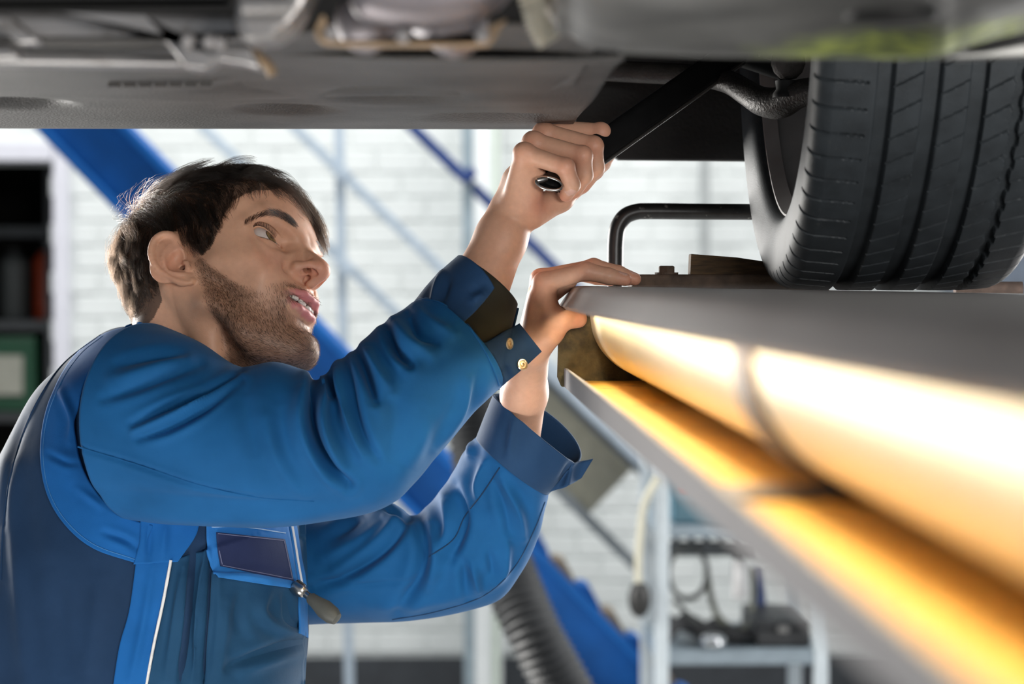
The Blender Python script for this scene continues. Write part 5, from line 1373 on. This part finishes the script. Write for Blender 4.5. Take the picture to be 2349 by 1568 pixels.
def build_clothes(person):
    out = {}
    v, f = loft(RS, 300, 220, RFOLD, wob=.0022, seed=3)
    rs = (v, f)
    o = thick(mesh_obj('sleeve', v, f, M_CBLUE, person), .0015); o['label'] = 'bright blue sleeve of the raised arm'
    t_rs = bvh(rs)
    seam('sleeve_seam', [(178, 1024), (306, 1062), (459, 1112), (590, 1140), (720, 1150)], t_rs, .0003, 2.2, .0008, M_CBLUE, o)
    seam('sleeve_seam', [(963, 686), (1010, 694), (1062, 733), (1105, 790), (1132, 845), (1146, 884)], t_rs, .0004, 2.2, .0010, M_CBLUE, o)
    # cuff: lining tube, outer navy half, tab with snaps
    CU = [((958, 690), (1140, 882), 2.243, (34, -24, .050)), ((1000, 640), (1160, 800), 2.248, (26, -18, .048)), ((1052, 591), (1186, 702), 2.252, (14, -12, .044), (-6, 10, .044))]
    lv2, lf2 = loft(CU, 40, 120)
    li = thick(mesh_obj('cuff_lining', lv2, lf2, M_LINING, person), .0015)
    li['label'] = 'dark olive lining of the open cuff'
    CO = [((954, 686), (1150, 892), 2.243, (36, -26, .056)), ((996, 634), (1170, 808), 2.248, (28, -20, .054)), ((1050, 586), (1192, 706), 2.252, (16, -14, .050), (-6, 10, .05))]
    rows = []
    for U, L, Y, nr, *fr_ in CO:
        c = ((U[0] + L[0]) / 2, (U[1] + L[1]) / 2); fr = fr_[0] if fr_ else (-nr[0], -nr[1], nr[2]); pc_ = P(*c, Y)
        rows.append(np.concatenate([pc_, (P(*U, Y) - P(*L, Y)) / 2, P(c[0] + nr[0], c[1] + nr[1], Y - nr[2]) - pc_, P(c[0] + fr[0], c[1] + fr[1], Y + fr[2]) - pc_]))
    ns_, nu_ = 46, 120; R_ = spline(rows, 200); cv = []
    for a_ in range(ns_):
        for b_ in range(nu_):
            u_ = b_ / (nu_ - 1); s_ = a_ / (ns_ - 1) * (1 - .16 * u_ ** 10)
            th_ = math.radians(-175 + (175 + 76 + 22 * s_) * u_); q_ = R_[int(round(s_ * 199))]
            st_ = math.sin(th_); cv.append(q_[:3] + math.cos(th_) * q_[3:6] + (st_ * q_[6:9] if st_ > 0 else -st_ * q_[9:12]))
    cv = np.array(cv); ii, jj = np.meshgrid(np.arange(ns_ - 1), np.arange(nu_ - 1), indexing='ij')
    cf = np.stack([ii * nu_ + jj, ii * nu_ + jj + 1, (ii + 1) * nu_ + jj + 1, (ii + 1) * nu_ + jj], -1).reshape(-1, 4)
    if (normals(cv, cf) * (cv - cv.mean(0))).sum() < 0: cf = cf[:, ::-1]
    cv = folds(cv, cf, [([(1012, 625), (1000, 665), (988, 705)], .004, 7), ([(1030, 640), (1015, 690)], -.003, 8), ([(1110, 672), (1085, 690)], .004, 9)])
    cu = thick(mesh_obj('cuff', cv, cf, M_CUFF, person), .0018); cu['label'] = 'navy cuff folded open at the raised wrist'
    tb, tm = panel('cuff_tab', [(1108, 790), (1150, 766), (1192, 741)], [(1150, 886), (1197, 848), (1243, 806)], 20, 20, bvh((lv2, lf2)), .006, 2.195, M_CNAVY, cu, .0016, smooth_it=12)
    t_tb = bvh(tm)
    snap((1168, 788), t_tb, 2.19, tb); snap((1198, 836), t_tb, 2.19, tb)
    # ---- left sleeve
    LS = [((560, 1180), (560, 1440), 2.53, (0, 0, .075)), ((680, 1182), (700, 1432), 2.51, (0, 0, .078)), ((800, 1170), (830, 1428), 2.49, (0, 0, .075)), ((885, 1150), (960, 1421), 2.47, (0, 0, .072)), ((942, 1182), (1070, 1402), 2.455, (0, 0, .07)),
          ((978, 1160), (1150, 1374), 2.445, (0, 0, .068)), ((1012, 1120), (1200, 1308), 2.43, (0, 0, .065)), ((1046, 1070), (1234, 1230), 2.41, (-4, 4, .06)), ((1066, 1036), (1252, 1168), 2.39, (-8, 8, .056)), ((1096, 994), (1257, 1128), 2.37, (-12, 8, .052))]
    LF = [([(963, 1183), (973, 1250), (962, 1324), (914, 1398)], -.009, 13), ([(938, 1190), (877, 1265), (788, 1324), (707, 1350)], -.008, 10), ([(985, 1200), (1000, 1270), (985, 1340)], .006, 16), ([(920, 1180), (850, 1250), (770, 1300)], .005, 14),
          ([(1039, 1112), (1062, 1194), (1034, 1280)], -.008, 12), ([(1020, 1140), (1030, 1210), (1010, 1270)], .006, 13), ([(1110, 1060), (1095, 1110), (1100, 1150)], .005, 9), ([(1150, 1090), (1190, 1170), (1202, 1235)], .005, 10), ([(1128, 1100), (1160, 1180), (1170, 1240)], -.004, 10),
          ([(1165, 1235), (1156, 1310), (1120, 1350)], .005, 10), ([(1121, 1262), (1134, 1324)], -.005, 10), ([(1084, 1290), (1100, 1360)], .006, 10), ([(1062, 1290), (1070, 1370)], -.004, 10), ([(880, 1160), (935, 1188)], -.007, 8), ([(850, 1390), (980, 1380), (1100, 1350)], .004, 16), ([(760, 1230), (830, 1180)], -.005, 12),
          ([(720, 1330), (840, 1340), (950, 1330)], -.002, 6), ([(1085, 1010), (1075, 1045)], .005, 8), ([(740, 1280), (820, 1240), (880, 1190)], .005, 14)]
    v, f = loft(LS, 260, 190, LF, wob=.002, seed=5)
    o = thick(mesh_obj('sleeve', v, f, M_CBLUE, person), .0015); o['label'] = 'blue sleeve of the arm resting on the runway'
    t_ls = bvh((v, f))
    seam('sleeve_seam', [(1146, 1072), (1106, 1132), (1066, 1184), (1040, 1236), (985, 1276)], t_ls, .0003, 2.4, .0007, M_CNAVY, o)
    seam('sleeve_seam', [(1250, 1150), (1225, 1215), (1180, 1300), (1110, 1365), (1000, 1402), (900, 1420)], t_ls, .0003, 2.4, .0007, M_CNAVY, o)
    LC = [((1093, 1002), (1258, 1134), 2.37, (-12, 9, .053)), ((1112, 952), (1290, 1098), 2.365, (-8, 6, .054)), ((1131, 905), (1322, 1064), 2.36, (-4, 4, .052), (50, -24, .04))]
    v, f = loft(LC, 44, 160, [([(1180, 960), (1165, 1050)], .003, 9), ([(1312, 1060), (1285, 1110)], -.004, 9)])
    lc = thick(mesh_obj('cuff', v, f, M_CUFF, person), .002); lc['label'] = 'navy cuff around the wrist on the runway'
    tip, _ = panel('cuff_tip', [(1306, 1074), (1316, 1064), (1361, 1052)], [(1262, 1128), (1306, 1112), (1334, 1096)], 14, 10, bvh((v, f)), .002, 2.33, M_CUFF, lc, .0016, smooth_it=20)
    # ---- trunk
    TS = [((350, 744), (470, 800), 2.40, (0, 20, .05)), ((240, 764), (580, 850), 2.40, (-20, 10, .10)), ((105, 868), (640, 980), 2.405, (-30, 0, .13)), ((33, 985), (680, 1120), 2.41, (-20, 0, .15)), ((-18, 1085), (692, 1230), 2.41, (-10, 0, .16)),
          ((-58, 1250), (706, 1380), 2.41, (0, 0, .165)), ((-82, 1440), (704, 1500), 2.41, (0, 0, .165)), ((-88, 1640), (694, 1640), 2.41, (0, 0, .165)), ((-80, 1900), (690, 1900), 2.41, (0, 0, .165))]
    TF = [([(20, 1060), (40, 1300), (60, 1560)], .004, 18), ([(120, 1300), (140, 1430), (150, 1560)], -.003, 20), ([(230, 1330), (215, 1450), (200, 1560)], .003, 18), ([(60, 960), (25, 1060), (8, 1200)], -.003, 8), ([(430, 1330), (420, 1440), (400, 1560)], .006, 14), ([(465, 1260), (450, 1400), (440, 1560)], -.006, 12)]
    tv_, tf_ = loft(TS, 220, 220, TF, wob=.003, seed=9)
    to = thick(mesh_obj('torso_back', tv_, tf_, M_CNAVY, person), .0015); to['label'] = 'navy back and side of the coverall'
    T = bvh((tv_, tf_))
    seam('back_piping', [(232, 768), (150, 830), (95, 905), (55, 990), (25, 1090), (8, 1200), (2, 1330)], T, .0006, 2.3, .0011, M_CNAVY, to)
    # armhole band
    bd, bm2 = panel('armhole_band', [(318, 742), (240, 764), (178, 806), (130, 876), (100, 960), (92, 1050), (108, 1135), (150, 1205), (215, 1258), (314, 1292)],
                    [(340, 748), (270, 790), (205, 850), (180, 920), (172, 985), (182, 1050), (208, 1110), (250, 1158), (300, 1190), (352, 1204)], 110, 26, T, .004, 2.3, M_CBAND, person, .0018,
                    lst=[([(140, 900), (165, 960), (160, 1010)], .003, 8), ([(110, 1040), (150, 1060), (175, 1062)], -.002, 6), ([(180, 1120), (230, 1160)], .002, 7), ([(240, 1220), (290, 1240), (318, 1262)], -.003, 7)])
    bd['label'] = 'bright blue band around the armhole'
    seam('band_stitch', [(236, 770), (184, 812), (138, 880), (107, 962), (99, 1050), (115, 1132), (156, 1199), (219, 1250), (312, 1283)], bvh(bm2), .0002, 2.3, .0004, M_STITCH, bd)
    yk, ym = panel('front_yoke', [(322, 1190), (320, 1240), (306, 1294)], [(460, 1188), (448, 1230), (408, 1288)], 26, 30, T, .005, 2.3, M_CBAND, person, .0018, lst=[([(380, 1200), (372, 1280)], .003, 10), ([(345, 1200), (340, 1280)], -.003, 7)])
    fs_, fm_ = panel('front_stripe', [(312, 1288), (296, 1400), (272, 1490), (250, 1640)], [(394, 1282), (374, 1380), (352, 1480), (318, 1640)], 50, 22, T, .0035, 2.3, M_CBAND, person, .0015, lst=[([(350, 1300), (330, 1420), (300, 1560)], .003, 10)])
    seam('piping', [(392, 1284), (374, 1380), (352, 1482), (330, 1600)], bvh(fm_), .0012, 2.25, .0015, M_PIPE, fs_)
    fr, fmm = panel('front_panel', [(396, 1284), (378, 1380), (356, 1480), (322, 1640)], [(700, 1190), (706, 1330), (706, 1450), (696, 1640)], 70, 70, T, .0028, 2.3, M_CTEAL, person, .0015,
              lst=[([(470, 1210), (462, 1330), (440, 1560)], .007, 10), ([(448, 1240), (436, 1400), (415, 1560)], -.006, 10), ([(486, 1260), (484, 1400), (470, 1560)], -.006, 7), ([(420, 1300), (400, 1420), (378, 1560)], .004, 9)])
    TFr = bvh((tv_, tf_), fmm)
    pk, pm = panel('chest_pocket', [(486, 1310), (482, 1400), (474, 1500), (464, 1640)], [(690, 1330), (700, 1430), (700, 1500), (694, 1640)], 60, 50, TFr, .0055, 2.3, M_CTEAL, person, .0018,
                   lst=[([(620, 1345), (600, 1400), (640, 1440), (680, 1450)], .006, 12), ([(560, 1350), (545, 1410), (560, 1460)], -.004, 14), ([(520, 1380), (510, 1470), (500, 1560)], .004, 14), ([(520, 1530), (590, 1500), (690, 1470)], -.006, 9), ([(560, 1540), (640, 1510), (690, 1500)], .005, 12), ([(655, 1360), (665, 1420), (690, 1440)], -.006, 9)])
    pk['label'] = 'teal-navy chest pocket'
    TP = bvh((tv_, tf_), fmm, pm)
    fl, flm = panel('pocket_flap', [(474, 1196), (476, 1250), (484, 1300), (502, 1324)], [(660, 1196), (672, 1260), (682, 1320), (690, 1352)], 36, 40, TP, .005, 2.3, M_LBLUE, pk, .0022, lst=[([(500, 1322), (580, 1322), (680, 1346)], .002, 8)])
    fl['label'] = 'light blue pocket flap'
    np_, npm = panel('name_patch', [(497, 1220), (500, 1260), (507, 1298)], [(654, 1236), (664, 1280), (674, 1331)], 24, 30, bvh(flm), .0022, 2.3, M_PATCH, fl, .001, smooth_it=1)
    for ln_ in ([(500, 1223), (651, 1239)], [(503, 1262), (510, 1294)], [(511, 1296), (670, 1327)], [(652, 1240), (671, 1326)]):
        seam('patch_stitch', ln_, bvh(npm), .0003, 2.25, .0004, mat('thread_grey', (.16, .17, .28), .8), np_, 30)
    seam('flap_stitch', [(486, 1208), (560, 1208), (655, 1222)], bvh(flm), .0004, 2.25, .0006, mat('thread_pale', (.30, .45, .65), .8), fl, 40)
    pc, pcm = panel('front_placket', [(664, 1196), (676, 1270), (686, 1340), (688, 1450)], [(680, 1196), (692, 1270), (704, 1345), (708, 1462)], 30, 8, TP, .006, 2.3, M_LBLUE, person, .0016)
    seam('zip_edge', [(669, 1200), (676, 1240), (684, 1290), (692, 1335)], bvh(pcm), .001, 2.28, .0016, M_PIPE, pc, 30)
    # strap lying over the front beside the pocket
    # ratchet tucked under the flap
    rt = empty('ratchet_tool', P(720, 1385, 2.25), 'ratchet with grey grip tucked under the pocket flap', 'ratchet')
    q = drop(TP, [(684, 1345)], .016, 2.3)[0]; Yq = q[1] - .006
    a, b = P(682, 1346, Yq), P(766, 1414, Yq - .02)
    tdir = (b - a) / np.linalg.norm(b - a); L_ = np.linalg.norm(b - a)
    MB().lathe([(-.008, .004), (-.006, .0068), (.002, .0072), (.006, .006), (.008, .004)], a + tdir * .003, tdir, 20).build('ratchet_head', M_CHR, rt, auto=50)
    MB().lathe([(.006, .0038), (.020, .0036)], a + tdir * .003, tdir, 16).build('neck', M_CHR, rt, auto=50)
    MB().lathe([(.016, .004), (.018, .0056), (.026, .0068), (.036, .0092), (L_ - .002, .0088), (L_ + .004, .006), (L_ + .005, .002)], a, tdir, 20).build('grip', mat('grip_grey_rubber', (.075, .078, .070), .55, var=.15), rt, auto=50)
# ------------------------------------------------------------------ the mechanic
person = empty('person', (P(310, 1500, 2.41)[0], 2.41, 0.0), 'young man in a blue coverall looking up and gripping a bar', 'person')
body_mesh(person)
build_clothes(person)
build_head_parts(person)
